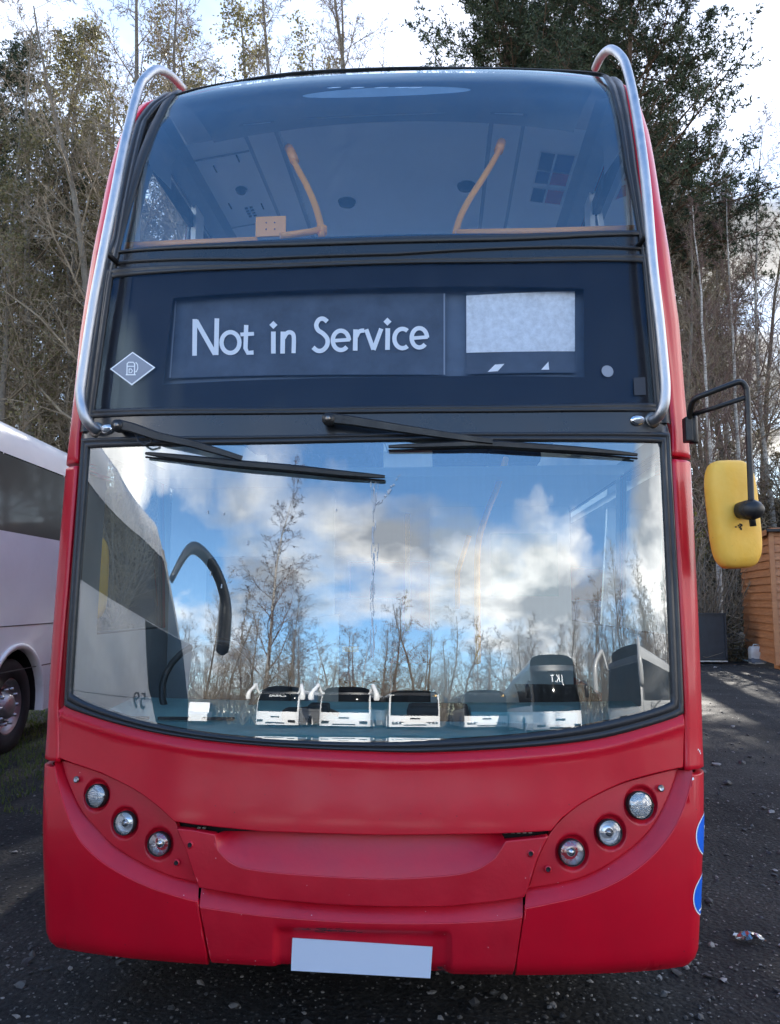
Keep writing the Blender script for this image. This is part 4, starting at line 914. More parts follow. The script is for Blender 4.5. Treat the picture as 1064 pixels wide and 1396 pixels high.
# ---- flanks, roof, wheels
Y1 = 10.7
def side_at(z): return float(Wz(min(z, 4.1)))
for side in (-1, 1):
    mb = MB(); mb.use(M['red'], True)
    def wall(z0, z1, ya, yb, inset=0):
        zs = np.linspace(z0, z1, 6); rows = [[(side*(side_at(z)-inset), y, z) for y in np.linspace(ya, yb, 8)] for z in zs]; mb.grid(rows)
        mb.use(M['int_grey']).grid([[(side*(side_at(z)-inset-.03), y, z) for y in (ya, yb)] for z in (z1, z0)]); mb.use(M['red'])
    yst = .55
    wall(.31, 1.45, yst, 1.9); wall(1.05, 1.45, 1.9, 3.0); wall(.31, 1.45, 3.0, 6.7); wall(1.05, 1.45, 6.7, 7.9); wall(.31, 1.45, 7.9, Y1)
    wall(2.3, 3.22, yst, Y1)
    def arch(yc):
        pts_o = [(side*side_at(1), yc+.55*math.cos(t), .50+.55*math.sin(t)) for t in np.linspace(math.pi, 0, 15)]; mb.grid([[(side*side_at(1), p[1], 1.05) for p in pts_o], pts_o]); mb.use(M['gap']).grid([pts_o, [(side*(side_at(1)-.5), p[1], p[2]) for p in pts_o]]); mb.use(M['red'])
    arch(2.45); arch(7.3)
    # roof edge above the windows, upper pillars
    rows = []
    for x_, z_ in [(None, 4.08), (1.25, 4.12), (1.19, 4.19), (1.10, 4.235), (.92, 4.262), (.6, 4.280), (0, 4.288)]:
        x_ = x_ or side_at(z_); y_ = float(Yf(x_, min(z_, 4.27)))+(.30 if z_ < 4.1 else .10 if z_ < 4.2 else .02); rows.append([(side*x_, y_+(Y1-y_)*t, z_) for t in (0, .01, .05, .2, .5, 1)])
    mb.grid(rows); mb.use(M['int_grey']).grid([[(p[0]*.982, p[1], p[2]-.022) for p in r_] for r_ in rows]); mb.use(M['red'])
    for ya, yb in ((yst, .66), (1.72, 1.84), (3.4, 3.5), (5.1, 5.2), (6.8, 6.9), (8.5, 8.6), (10.4, Y1)): wall(3.2, 4.08, ya if ya != yst else .75, yb if ya != yst else .80)
    for ya, yb in ((yst, .66), (1.55, 1.65), (3.4, 3.5), (5.1, 5.2), (6.8, 6.9), (8.5, Y1)): wall(1.44, 2.31, ya, yb)
    bpart(mb, 'side_panel')
    for z0, z1, ys in ((1.45, 2.3, ((.66, 1.55), (1.65, 3.4), (3.5, 5.1), (5.2, 6.8), (6.9, 8.5))), (3.22, 4.08, ((.80, 1.72), (1.84, 3.4), (3.5, 5.1), (5.2, 6.8), (6.9, 8.5), (8.6, 10.4)))):
        for ya, yb in ys:
            g_ = MB(); g_.use(M['glass_side']).grid([[(side*(side_at(z)-.012), y, z) for y in (ya-.01, yb+.01)] for z in (z0-.01, z1+.01)])
            g_.use(M['rubber'])
            if z0 > 3: g_.box((side*(side_at(4.0)-.035), (ya+yb)/2, 3.975), (.03, yb-ya, .085))
            for a1, b1 in (((ya, z0), (yb, z0)), ((ya, z1), (yb, z1)), ((ya, z0), (ya, z1)), ((yb, z0), (yb, z1))): g_.tube([(side*(side_at(a1[1])-.002), a1[0], a1[1]), (side*(side_at(b1[1])-.002), b1[0], b1[1])], .012, 6)
            bpart(g_, 'side_window')
mb = MB(); mb.use(M['red']).box((0, Y1+.03, 2.3), (2.56, .06, 3.95), bev=.02); bpart(mb, 'rear_panel')
mb = MB(); mb.use(M['gap']).box((0, 5.6, .36), (2.3, 10.2, .06)); mb.box((0, .42, .42), (2.2, .3, .14)); bpart(mb, 'chassis')
def wheel_parts(root_part, c, side, r=.47, w=.28, studs=10):
    """tyre and rim as sub-parts; side is +-1 along x"""
    mb = MB(); mb.use(M['tyre'], True).lathe([(r*.58, -w/2), (r*.93, -w/2), (r, -w*.36), (r, w*.36), (r*.93, w/2), (r*.60, w/2), (r*.57, w*.3)], c, axis='x', n=40)
    t_ = mb
    rm = MB(); rm.use(M['steel'], True).lathe([(r*.60, side*w*.42), (r*.56, side*w*.46), (r*.52, side*w*.2), (r*.44, side*w*.12), (r*.28, side*w*.3), (r*.24, side*w*.5), (r*.16, side*w*.55), (0, side*w*.56)], c, axis='x', n=36)
    for k in range(studs):
        q = 2*math.pi*k/studs; rm.tube([(c[0]+side*w*.18, c[1]+r*.37*math.cos(q), c[2]+r*.37*math.sin(q)), (c[0]+side*w*.50, c[1]+r*.37*math.cos(q), c[2]+r*.37*math.sin(q))], r*.035, 6)
    return t_, rm
for side in (-1, 1):
    for yc in (2.45, 7.3):
        hub = MB(); hub.use(M['gap'], False).tube([(side*.3, yc, .47), (side*1.0, yc, .47)], .12, 10); h_ = bpart(hub, 'wheel')
        t_, rm = wheel_parts(None, (side*1.10, yc, .47), side); bpart(t_, 'tyre', h_); bpart(rm, 'rim', h_)
# ---- inside
mb = MB(); mb.use(M['int_dark']); mb.box((0, 5.6, .50), (2.4, 9.6, .06)); mb.use(M['int_white']).box((0, 5.9, 2.28), (2.5, 9.4, .05)); bpart(mb, 'deck_floor')
mb = MB(); mb.use(M['int_white'], False)   # upper ceiling with edge panels
for side in (-1, 1):
    mb.grid([[(side*x, y, z) for y in (1.02, 2.0, 4, 10.6)] for x, z in ((0, 4.18), (.57, 4.175), (.575, 4.165))])
    mb.use(M['int_grey']).grid([[(side*x, y, z) for y in (1.02, 2.0, 10.6)] for x, z in ((.575, 4.165), (.60, 4.165))]); mb.use(M['int_white'])
    mb.grid([[(side*x, y, z) for y in (1.02, 2.0, 10.6)] for x, z in ((.60, 4.165), (.75, 4.155))])
    mb.use(M['int_grey']).grid([[(side*x, y, z) for y in (1.02, 2.0, 10.6)] for x, z in ((.75, 4.155), (.77, 4.15))]); mb.use(M['int_white'])
    mb.grid([[(side*x, y, z) for y in (1.10, 2.0, 10.6)] for x, z in ((.77, 4.15), (1.09, 4.10))])
    mb.use(M['int_grey']).grid([[(side*x, y, z) for y in (.85, 2.0, 10.6)] for x, z in ((1.09, 4.10), (1.16, 4.11), (1.235, 4.07))]); mb.use(M['int_white'])
te = [wrap(p[0], p[1], .035) for p in resample(H(up_in['t']), 40)]
mb.use(M['int_grey'], True).grid([te]+[[(p[0]*(1-.08*t*(abs(p[0]) > 0)), p[1]+(1.06+.04*p[0]**2-p[1])*t, p[2]+(4.165-.055*p[0]**2-p[2])*t+.03*math.sin(math.pi*t)) for p in te] for t in (.2, .4, .6, .8, 1.)])
for side in (-1, 1): mb.use(M['int_grey'], True).grid([[wrap(side*(inner(side, z)-.03), z, .04) for z in np.linspace(3.9, 4.19, 8)], [(side*(1.235-.10*max(0, z-4.05)/.14), .98, z) for z in np.linspace(3.9, 4.19, 8)], [(side*(1.20-.10*max(0, z-4.05)/.14), 1.2, z) for z in np.linspace(3.9, 4.17, 8)]])
bpart(mb, 'upper_ceiling')
mb = MB(); mb.use(M['int_white'], False)
for side in (-1, 1):
    mb.grid([[(side*(side_at(z)-.07), y, z) for y in (.62, 3, 10.6)] for z in (2.35, 2.8, 3.2)])
    for ya, yb in ((.78, .84), (1.70, 1.86), (3.38, 3.52), (5.08, 5.22)): mb.box((side*1.235, (ya+yb)/2, 3.64), (.03, yb-ya, .88))
mb.box((0, 10.4, 3.2), (2.5, .04, 1.9)); bpart(mb, 'upper_lining')
# painted-in glass reflection, then cove fittings and posters
M['pale_reflection'] = mat('pale_reflection', (.26, .33, .40), .5, var=.1, vscale=6)
mb = MB(); sheet(mb, disc(hit(526, 121), .40, 40, .085), M['pale_reflection'], off=.022, g=.03, bevel=0, thick=0)  # pale oval just behind the glass, a reflection put in as colour
bpart(mb, 'oval_reflection')
for q in (455, 487, 520, 548, 566):
    mb = MB(); s_, z_ = hit(q, 116); sheet(mb, disc((s_, z_), .035, 14, .12), M['white'], off=.018, g=.05, bevel=0, thick=0); bpart(mb, 'reflection_streak')  # white streaks painted into the oval reflection
def cove(side, y, t): return Vector((side*(.77+.32*t), y, 4.15-.05*t))
crot = Matrix.Rotation(R(-9), 3, 'Y')
mb = MB(); mb.use(M['int_dark'], True).lathe([(.0, -.035), (.025, -.026), (.038, 0)], cove(-1, 1.62, .45), n=16); bpart(mb, 'ceiling_speaker')
for y in (1.25, 2.05):
    mb = MB(); mb.use(M['int_grey'], False).box(cove(-1, y, .5)+Vector((0, 0, -.004)), (.32, .008, .006), rot=crot); bpart(mb, 'panel_joint')
for y, t in ((1.30, .25), (1.36, .72), (1.85, .2), (1.78, .8)):
    mb = MB(); mb.use(M['int_dark'], False).box(cove(-1, y, t)+Vector((0, 0, -.004)), (.008, .07, .005), rot=crot); bpart(mb, 'panel_catch')
mb = MB()
for i in range(4):
    for j in range(2): mb.use(M['int_dark'], False).box(cove(-1, 1.84+.035*i, .42+.10*j)+Vector((0, 0, -.004)), (.02, .018, .004), rot=crot)
bpart(mb, 'vent_slots')
pm = [mat('poster_blue', (.03, .06, .2), .5), mat('poster_navy', (.015, .025, .07), .5), mat('poster_red', (.42, .03, .05), .5), mat('poster_white', (.7, .7, .72), .5)]
for panel in (((1.34, 1.52, .36, .60, 1), (1.34, 1.52, .64, .94, 0), (1.53, 1.66, .36, .60, 0), (1.53, 1.66, .64, .94, 2)), ((1.72, 1.88, .36, .60, 1), (1.72, 1.88, .64, .94, 2))):
    mb = MB(); a_, b_ = panel[0][0]-.012, panel[-1][1]+.012
    q = [cove(1, a, t)+Vector((0, 0, -.003)) for a, t in ((a_, .33), (b_, .33), (b_, .97), (a_, .97))]; mb.use(pm[3]).add([tuple(v_) for v_ in q], [(0, 1, 2, 3)])
    for a0_, a1_, t0_, t1_, k in panel:
        q = [cove(1, a, t)+Vector((0, 0, -.005)) for a, t in ((a0_, t0_), (a1_, t0_), (a1_, t1_), (a0_, t1_))]; mb.use(pm[k]).add([tuple(v_) for v_ in q], [(0, 1, 2, 3)])
    bpart(mb, 'poster', label='small blue and red information poster')
# orange handrails upstairs: rail under the window, two bent posts, elbow with plate
mb = MB(); mb.use(M['pole'], True)
def IP(px, py, y): return tuple(aty(px, py, y))
mb.tube([IP(170, 336, .66), IP(178, 335, .58), IP(350, 328, .47)], .0175, 12); bpart(mb, 'window_rail'); mb = MB(); mb.use(M['pole'], True).tube([IP(622, 318, .47), IP(740, 316, .52), IP(866, 312, .60)], .0175, 12)
bpart(mb, 'window_rail')
mb = MB(); mb.use(M['pole'], True); mb.tube([tuple(p) for p in spline([IP(396, 205, 1.12), IP(402, 222, 1.05), IP(418, 252, .9), IP(430, 280, .8), IP(437, 305, .70), IP(439, 322, .64)], 6)], .0170, 12)
mb.tube([IP(394, 202, 1.15), IP(397, 207, 1.11), IP(402, 220, 1.06)], .025, 12); mb.tube([IP(440, 312, .66), IP(425, 316, .62), IP(383, 322, .56)], .0165, 12); mb.lathe([(.0, -.026), (.026, -.018), (.026, .018), (0, .026)], IP(439, 314, .66), n=14)
bpart(mb, 'handrail')
mb = MB(); mb.use(M['pole'], True); mb.tube([tuple(p) for p in spline([IP(683, 197, 1.12), IP(676, 214, 1.05), IP(658, 244, .9), IP(640, 272, .8), IP(627, 298, .70), IP(621, 320, .62)], 6)], .0160, 12); mb.tube([IP(684, 194, 1.15), IP(680, 206, 1.10)], .025, 12)
bpart(mb, 'handrail')
mb = MB(); c_ = Vector(IP(369.5, 309, .60)); mb.use(M['pole'], False).box(c_, (.145, .012, .10), bev=.004)
for a1 in (-1, 1):
    for b1 in (-1, 1): mb.use(M['int_dark']).box(c_+Vector((a1*.02, -.008, b1*.016)), (.006, .004, .005))
bpart(mb, 'rail_plate', label='orange plate on the handrail')
for p in (IP(473, 314, 1.9), IP(636, 248, 1.75)):
    mb = MB(); mb.use(M['int_dark'], True).lathe([(0, -.02), (.05, -.015), (.06, .01)], (p[0], p[1], 4.17), n=18); bpart(mb, 'ceiling_camera')
for row in range(4):
    for sx in (-.9, -.45, .45, .9):
        mb = MB(); y_ = 1.9+row*.8; mb.use(M['seat'], False).box((sx, y_, 2.75), (.42, .42, .10), bev=.03).box((sx, y_+.22, 3.05), (.42, .09, .62), bev=.03, rot=None); bpart(mb, 'upper_seat')
# lower deck: dashboard, cab, stairs, rails
mb = MB(); mb.use(M['dash'], True)
xs_ = np.linspace(-1.16, 1.16, 24); rows = []
for dy_, z_ in ((.03, 1.04), (.05, 1.10), (.12, 1.12), (.35, 1.135), (.62, 1.15), (.66, 1.10), (.66, .6)): rows.append([(x, float(Yf(x, 1.1))+dy_+(0 if dy_ < .3 else .05), z_) for x in xs_])
mb.grid(rows); mb.use(M['int_dark'], False)
for x in (-.95, -.78, -.6, .2): mb.box((x, .30, 1.135), (.13, .02, .01))
mb.box((.28, .40, 1.15), (.25, .14, .07), bev=.02); mb.use(M['dash']).box((.62, .42, 1.14), (.42, .20, .06), bev=.01).box((-.1, .45, 1.14), (.34, .2, .06), bev=.01)
bpart(mb, 'dashboard')
mb = MB(); mb.use(M['int_dark']).box((-.25, .26, 1.16), (.16, .10, .05), bev=.02).box((-.19, .28, 1.18), (.08, .09, .04), bev=.01); mb.use(M['steel_dull']).tube([(-.31, .33, 1.16), (-.2, .36, 1.18), (-.12, .34, 1.15)], .01, 6); bpart(mb, 'old_cloth')
mb = MB(); mb.use(M['int_grey']).box((-.78, 1.55, 1.5), (.95, .04, 1.5)).box((-.30, 1.2, 1.05), (.04, .75, .95)); bpart(mb, 'cab_partition'); mb = MB(); mb.use(M['int_white']).box((.72, 2.6, 1.5), (.95, .05, 1.9)).box((.25, 3.2, 1.5), (.05, 1.2, 1.9)); bpart(mb, 'stair_panel')
mb = MB(); mb.use(M['int_dark']).box((-.75, 1.15, 1.0), (.5, .5, .12), bev=.04).box((-.75, 1.38, 1.42), (.48, .12, .85), bev=.05); mb.use(M['rubber'], True)
mb.tube([(-.75+.22*math.cos(t), .68+.07*math.sin(t), 1.22+.20*math.sin(t)) for t in np.linspace(0, 2*math.pi, 25)[:-1]], .016, 8, closed=True); bpart(mb, 'driver_seat')
mb = MB(); mb.use(M['pole'], True)
mb.tube([tuple(p) for p in spline([IP(652, 905, 1.3), IP(651, 820, 1.3), IP(652, 745, 1.3), IP(664, 700, 1.32), IP(680, 660, 1.4), IP(690, 625, 1.5)], 6)], .017, 10); bpart(mb, 'grab_pole')
mb = MB(); mb.use(M['pole'], True).tube([IP(624, 830, 2.2), IP(624, 780, 2.2), IP(640, 730, 2.2)], .017, 10); bpart(mb, 'grab_pole')
mb = MB(); mb.use(M['pole'], True).tube([IP(556, 860, 3.0), IP(556, 700, 3.0)], .02, 10); bpart(mb, 'grab_pole')
mb = MB(); mb.use(mat('orange_note', (.8, .38, .05), .5)).box(IP(478, 885, 1.5), (.09, .01, .03)); bpart(mb, 'orange_label')
mb = MB(); mb.use(mat('pale_teal_board', (.35, .52, .5), .6)).box(IP(715, 770, 1.9), (.40, .02, .38)); bpart(mb, 'notice_board')
for row in range(6):
    for sx in (-.9, -.45, .45, .9):
        mb = MB(); y_ = 3.9+row*.85; mb.use(M['seat'], False).box((sx, y_, .98), (.42, .42, .10), bev=.03).box((sx, y_+.22, 1.30), (.42, .09, .65), bev=.03); bpart(mb, 'lower_seat')
M['smear'] = mat('smear', (.5, .53, .56), .7)   # smears and specks on the windscreen
for x, y in ((283, 698), (302, 799), (459, 695), (338, 740), (305, 700), (322, 783), (287, 782)):
    s, z = hit(x, y); w = random.uniform(.002, .004); h_ = random.uniform(.003, .009); mb = MB(); mb.use(M['smear']).add([wrap(s-w, z-h_, .003), wrap(s+w, z-h_*.8, .003), wrap(s+w*.8, z+h_, .003), wrap(s-w*.6, z+h_*.9, .003)], [(0, 1, 2, 3)]); bpart(mb, 'dirt_speck')
mb = MB(); mb.use(M['smear'])
cnt2 = 0
for k in range(70):
    t = random.random(); x = 511+random.gauss(0, 2.2)-(4*t); y = 655+t*240
    s, z = hit(x, y); w = random.uniform(.0006, .0022); h_ = random.uniform(.006, .03); o = .003-k*.00003; mb.add([wrap(s-w, z-h_, o), wrap(s+w, z-h_*.8, o), wrap(s+w*.8, z+h_, o), wrap(s-w*.6, z+h_*.9, o)], [(0, 1, 2, 3)])
P_, Q_ = hit(509, 697), hit(546, 648); d_ = np.array(Q_)-np.array(P_); n_ = np.array([-d_[1], d_[0]])/np.linalg.norm(d_)
for k in range(26):
    t = random.random(); c1 = np.array(P_)+d_*t+n_*random.gauss(0, .004); l_ = d_*random.uniform(.02, .10); w = random.uniform(.0006, .0022); o = .0005-k*.00003
    mb.add([wrap(*(c1-n_*w), o), wrap(*(c1+n_*w), o), wrap(*(c1+l_+n_*w), o), wrap(*(c1+l_-n_*w), o)], [(0, 1, 2, 3)])
bpart(mb, 'glass_smear')
# ------------------------------------------------------------------ coaches
M['cwhite'] = mat('coach_white', (.76, .76, .77), .35, coat=.4, coat_r=.1, var=.05, vscale=1.5, rvar=.08)
M['csilver'] = mat('coach_silver', (.36, .36, .36), .35, coat=.4, coat_r=.1, var=.05, vscale=1.5)
M['cdark'] = mat('coach_dark_glass', (.003, .0035, .004), .04, spec=.07)
M['ctrim'] = mat('coach_trim', (.05, .05, .055), .5)
M['cblack'] = mat('coach_black', (.014, .014, .016), .3, coat=.3)
def zs_(z): return z
def coach(label, group, L=12., H=3.45, W=2.5, body='cwhite', top='cwhite', text=None, number=None, door=False, earm=None, leanx=None, ears=True, flat=False, wz=1.52, axles=(2.6, 9.0), yellow=False, swoop=False, side_text=None):
    """local frame: front at y=0 looking to -y, length along +y"""
    root = empty('coach'); tag(root, label, 'coach', group); hw = W/2
    bm_, tm = M[body], M[top]; wr = .52; ar = .60
    mb = MB(); zf = 1.30 if not flat else 1.15   # windscreen bottom
    lean = leanx or (.10 if flat else .42)
    def fy(z, x):   # front surface
        t = max(0, (z-zf)/(H-.35-zf)); c = (.16 if not flat else .06)*(abs(x)/hw)**2+(.35*max(0, abs(x)/hw-.86)**1.5*6 if not flat else .25*max(0, abs(x)/hw-.9))
        return .02+lean*t**1.6+c-.05*math.sin(min(1, z/zf)*math.pi)
    def yst(z): return max(.45+.12*(z-1.55), fy(min(z, H-.36), hw)+.06)
    for s in (-1, 1):    # side panels with wheel arches
        ys_ = sorted(set(list(np.linspace(.35, L, 30))+[a+q for a in axles for q in [ar*math.cos(t) for t in np.linspace(math.pi, 0, 25)]+[-ar-.005, ar+.005]]))
        def zbot(y):
            z = .35+.3*max(0, (y-(L-.4))/.4)**2
            for a in axles:
                if abs(y-a) < ar: z = max(z, .48+math.sqrt(max(0, ar*ar-(y-a)**2)))
            return z
        mb.use(bm_, False).grid([[(s*hw, y, zbot(y)+(wz+.03-zbot(y))*t) for y in ys_] for t in (0, .33, .66, 1)])
        for a in axles:
            arc = [(a+ar*math.cos(t), .48+ar*math.sin(t)) for t in np.linspace(math.pi+.2, -.2, 20)]; lip = [(a+(ar+.06)*math.cos(t), .48+(ar+.06)*math.sin(t)) for t in np.linspace(math.pi+.2, -.2, 20)]
            mb.use(bm_, True).grid([[(s*(hw+.001), y, z) for y, z in lip], [(s*(hw+.030), y, z) for y, z in lip], [(s*(hw+.034), (y*.6+y2*.4), (z*.6+z2*.4)) for (y, z), (y2, z2) in zip(lip, arc)], [(s*(hw+.02), y, z) for y, z in arc], [(s*(hw-.05), y, z) for y, z in arc]])
            mb.use(M['gap'], False).grid([[(s*(hw-.05), y, z) for y, z in arc], [(s*(hw-.6), y, z) for y, z in arc]])
            mb.add([(s*(hw-.55), a-ar, .3), (s*(hw-.55), a+ar, .3), (s*(hw-.55), a+ar, 1.15), (s*(hw-.55), a-ar, 1.15)], [(0, 1, 2, 3)])
        for z in (.86, 1.33): mb.use(M['ctrim'], False).box((s*(hw+.001), L/2+.3, z), (.006, L-1.2, .010))
        k = axles[0]+1.3
        while k < axles[1]-1.4: mb.box((s*(hw+.001), k, .62), (.006, .010, .48)); k += 1.25
        # upper side in body colour behind the glass, leaning in a little
        mb.use(M['cblack'], True).grid([[(s*(hw-.07*max(0, z-1.55)/1.5), y, z+(H-3.45)) for y in (yst(z+H-3.45), L-.02)] for z in np.linspace(wz-(H-3.45), 2.95, 9)])
    sec = [(1, 2.93), (1., 3.05), (.985, 3.17), (.95, 3.27), (.88, 3.35), (.7, 3.41), (.35, 3.445), (0, 3.45)]
    for s in (-1, 1):
        rows = []
        for fx, z in sec:
            x = (hw-.068)*fx; z2 = z-3.45+H; y_ = fy(min(z2, H-.33), x)+(z2-(H-.5))*.9*(1 if not flat else .3)
            rows.append([(s*x, y_+(L-y_)*t, z2-(.03 if t == 1 else 0)) for t in (0, .008, .03, .1, .3, .6, 1)])
        mb.use(tm, True).grid(rows)
    zs = np.linspace(.33, H-.40, 16); xsn = np.linspace(-hw, hw, 21)
    mb.use(bm_, True).grid([[(x, fy(z, x)+.10*max(0, (.45-z))*2, z) for x in xsn] for z in zs if z <= zf+.1])
    mb.use(tm, True).grid([[(x*(1-.03*max(0, z-1.5)/1.5), fy(z, x)+.012, z) for x in xsn] for z in zs])
    for s in (-1, 1): mb.use(bm_, False).grid([[(s*hw*(1-.03*max(0, z-1.5)/1.5), fy(z, hw)+.008, z) for z in zs], [(s*(hw-.07*max(0, z-1.55)/1.5), .02+yst(z) if z > zf else .50, z) for z in zs]])
    zb = np.linspace(.4, H-.45, 8); mb.use(bm_, False).box((0, L-.02, 1.75), (W-.10, .06, 2.7), bev=.05)
    b = mb.build('body', root)
    # glazing
    mb = MB(); t0 = H-.30 if not flat else H-.18
    mb.use(M['cdark'], True).grid([[(x*(1-.03*max(0, z-1.5)/1.5), fy(z, x)-.010, z) for x in np.linspace(-hw*.94, hw*.94, 25)] for z in np.linspace(zf+(.0), t0-.30, 14)])
    w_ = mb.build('windscreen', root)
    if text:
        me = text_mesh(text, .34); me.materials.append(M['white']); o = bpy.data.objects.new('lettering', me); col.objects.link(o); o.parent = w_; zt_ = t0-.55
        for v in me.vertices: x, z = v.co.x, v.co.y+zt_; v.co = (x, fy(z, x)-.035+v.co.z, z)
    mb = MB(); mb.use(M['cblack'], True).grid([[(x*.97, fy(z, x)-.012, z) for x in np.linspace(-hw*.9, hw*.9, 15)] for z in (t0-.28, t0-.2, t0-.10)]) if not flat else mb.use(M['cblack'], False).box((0, .02, H-.33), (2., .03, .26))
    if yellow: mb.use(M['yellow'], False).box((-hw*.78, fy(H-.45, hw*.78)-.02, H-.45), (.22, .01, .22))
    mb.build('destination_board', root)
    for s in (-1, 1):
        y = .75; n = 0
        while y < L-1.0:
            l = 1.55; mb = MB(); y2 = min(y+l, L-.3)
            mb.use(M['cdark'], False).grid([[(s*(hw+.006-.07*(z-1.55)/1.5), max(yy, yst(z)+.03) if n == 0 and yy == y else max(yy, yst(z)+.04), z) for yy in (y, y2-.02)] for z in np.linspace(wz, 2.97+(H-3.45), 8)])
            mb.build('side_window', root); y = y2; n += 1
    # lamps, bumper details
    for s in (-1, 1):
        mb = MB(); x = s*hw*.78
        for k in range(3): mb.use(M['reflector'], True).lathe([(0, -.01), (.05, -.006), (.07, .02), (.0, .02)], (x-s*.17*k, fy(.72, x)-.02, .72-.02*k), axis='y', n=12)
        mb.use(M['cblack'], False).box((x-s*.17, fy(.72, x-s*.17)+.005, .71), (.62, .03, .17), bev=.01); mb.build('headlight', root)
    mb = MB(); mb.use(M['cblack'], False).box((0, fy(.5, 0)-.005, .55), (1.1, .03, .14), bev=.01).box((0, fy(.95, 0)-.005, .98), (.5, .02, .08)); mb.build('grille', root)
    for s in (-1, 1):
        mb = MB(); mb.use(M['black_plastic'], True).tube([(s*.1, fy(zf+.03, 0)-.03, zf+.02), (s*.75, fy(zf+.1, .5)-.03, zf+.10)], .018, 6); mb.build('wiper', root)
    for s in (-1, 1):    # mirrors
        mb = MB(); mc = M[earm] if earm else bm_ if ears else M['cblack']
        if ears: pts = spline([(s*(hw-.12), lean*.85, H-.62), (s*(hw+.06), lean*.6, H-.12), (s*(hw+.14), .10, H-.10), (s*(hw+.30), -.28, H-.45), (s*(hw+.34), -.36, H-.9), (s*(hw+.33), -.36, H-1.35)], 6); rr = list(np.interp(np.linspace(0, 1, len(pts)), [0, .3, .6, .74, .96, 1], [.06, .09, .11, .15, .15, .05]))
        else: pts = spline([(s*(hw-.05), .2, 2.6), (s*(hw+.2), 0, 2.65), (s*(hw+.27), -.1, 2.4), (s*(hw+.27), -.1, 1.95)], 6); rr = list(np.interp(np.linspace(0, 1, len(pts)), [0, .45, .55, .97, 1], [.02, .02, .11, .11, .03]))
        mb.use(mc, True).tube([tuple(p) for p in pts], rr, 12); mb.build('mirror', root)
    for a in axles:
        for s in (-1, 1):
            mb = MB(); mb.use(M['gap']).tube([(s*.3, a, .48), (s*(hw-.3), a, .48)], .12, 8); h = mb.build('wheel', root)
            t_, rm = wheel_parts(None, (s*(hw-.20), a, .48), s, r=.50, w=.30); t_.build('tyre', h, fix=True); rm.build('rim', h)
    if door:
        for s in (-1, 1):
            mb = MB(); zz = np.linspace(.48, wz+.02, 14); mb.use(M['cdark'], False).grid([[(s*(hw+.008), y, z) for y in (fy(z, hw)+.03, .95+1.15*(max(0, (z-.48))/(wz-.46))**.7)] for z in zs_(zz)]); mb.build('door_glass', root)
    if number:
        me = text_mesh(number, .42); me.materials.append(M['ctrim']); o = bpy.data.objects.new('fleet_number', me); col.objects.link(o); o.parent = root
        for v in me.vertices: v.co = (hw+.012+v.co.z, 2.0+v.co.x, 1.30+v.co.y)
    if side_text:
        mb = MB(); c = (-hw-.012, 1.9, 1.25)
        mb.use(M['ctrim'], False).add([(c[0], c[1]+.0, c[2]+.26), (c[0], c[1]+.26, c[2]), (c[0], c[1], c[2]-.26), (c[0], c[1]-.26, c[2])], [(0, 1, 2, 3)]); em = mb.build('emblem', root)
        me = text_mesh(side_text, .36); me.materials.append(M['white']); o = bpy.data.objects.new('lettering', me); col.objects.link(o); o.parent = em
        for v in me.vertices: v.co = (c[0]-.006, c[1]-v.co.x, c[2]+v.co.y)
    if swoop:
        for s in (-1, 1):
            mb = MB(); a = [(s*(hw+.012), y, .55+.9*(max(0, y-.6)/3.2)**.7) for y in np.linspace(.6, 5., 20)]; b_ = [(p[0], p[1], p[2]+.10) for p in a]; mb.use(M['ctrim'], True).grid([a, b_]); mb.build('swoosh_stripe', root)
    return root
def place(o, x, y, deg): o.location = (x, y, 0); o.rotation_euler = (0, 0, R(deg)); return o
place(coach('white coach with high dark windows parked close along the left side of the bus', None, L=12.7, H=3.62, door=True, wz=2.28, axles=(2.7, 10.45), number='59', earm='cblack', leanx=1.5, body='cwhite', top='cwhite', text=None), -4.67, -5.26, 4.3)
GR = 'coaches parked in a row across the yard'
place(coach('white coach at the left end of the far row, CARRS lettered across its windscreen', GR, text='CARRS'), -6.6, -21.9, 183)
place(coach('plain white coach with rounded ear mirrors, second in the far row', GR), -3.0, -21.8, 181)
place(coach('boxy white bus with a yellow sign in its windscreen, third in the far row', GR, flat=True, ears=False, H=3.2, yellow=True, axles=(2.4, 8.2)), .42, -21.4, 174)
place(coach('single deck bus with a black front over a white bumper, fourth in the far row', GR, flat=True, ears=False, top='cblack', H=3.2, yellow=True, axles=(2.4, 8.2)), 4.15, -21.0, 181)
place(coach('dark topped coach with J.K.T on its windscreen, second from the right end', GR, text='J.K.T', top='cblack', ears=False, H=3.6), 5.9, -12.7, 186)
place(coach('silver coach with a diamond R emblem on its flank, at the right end', GR, body='csilver', top='csilver', side_text='R', swoop=True, H=3.5), 8.7, -10.6, -115)
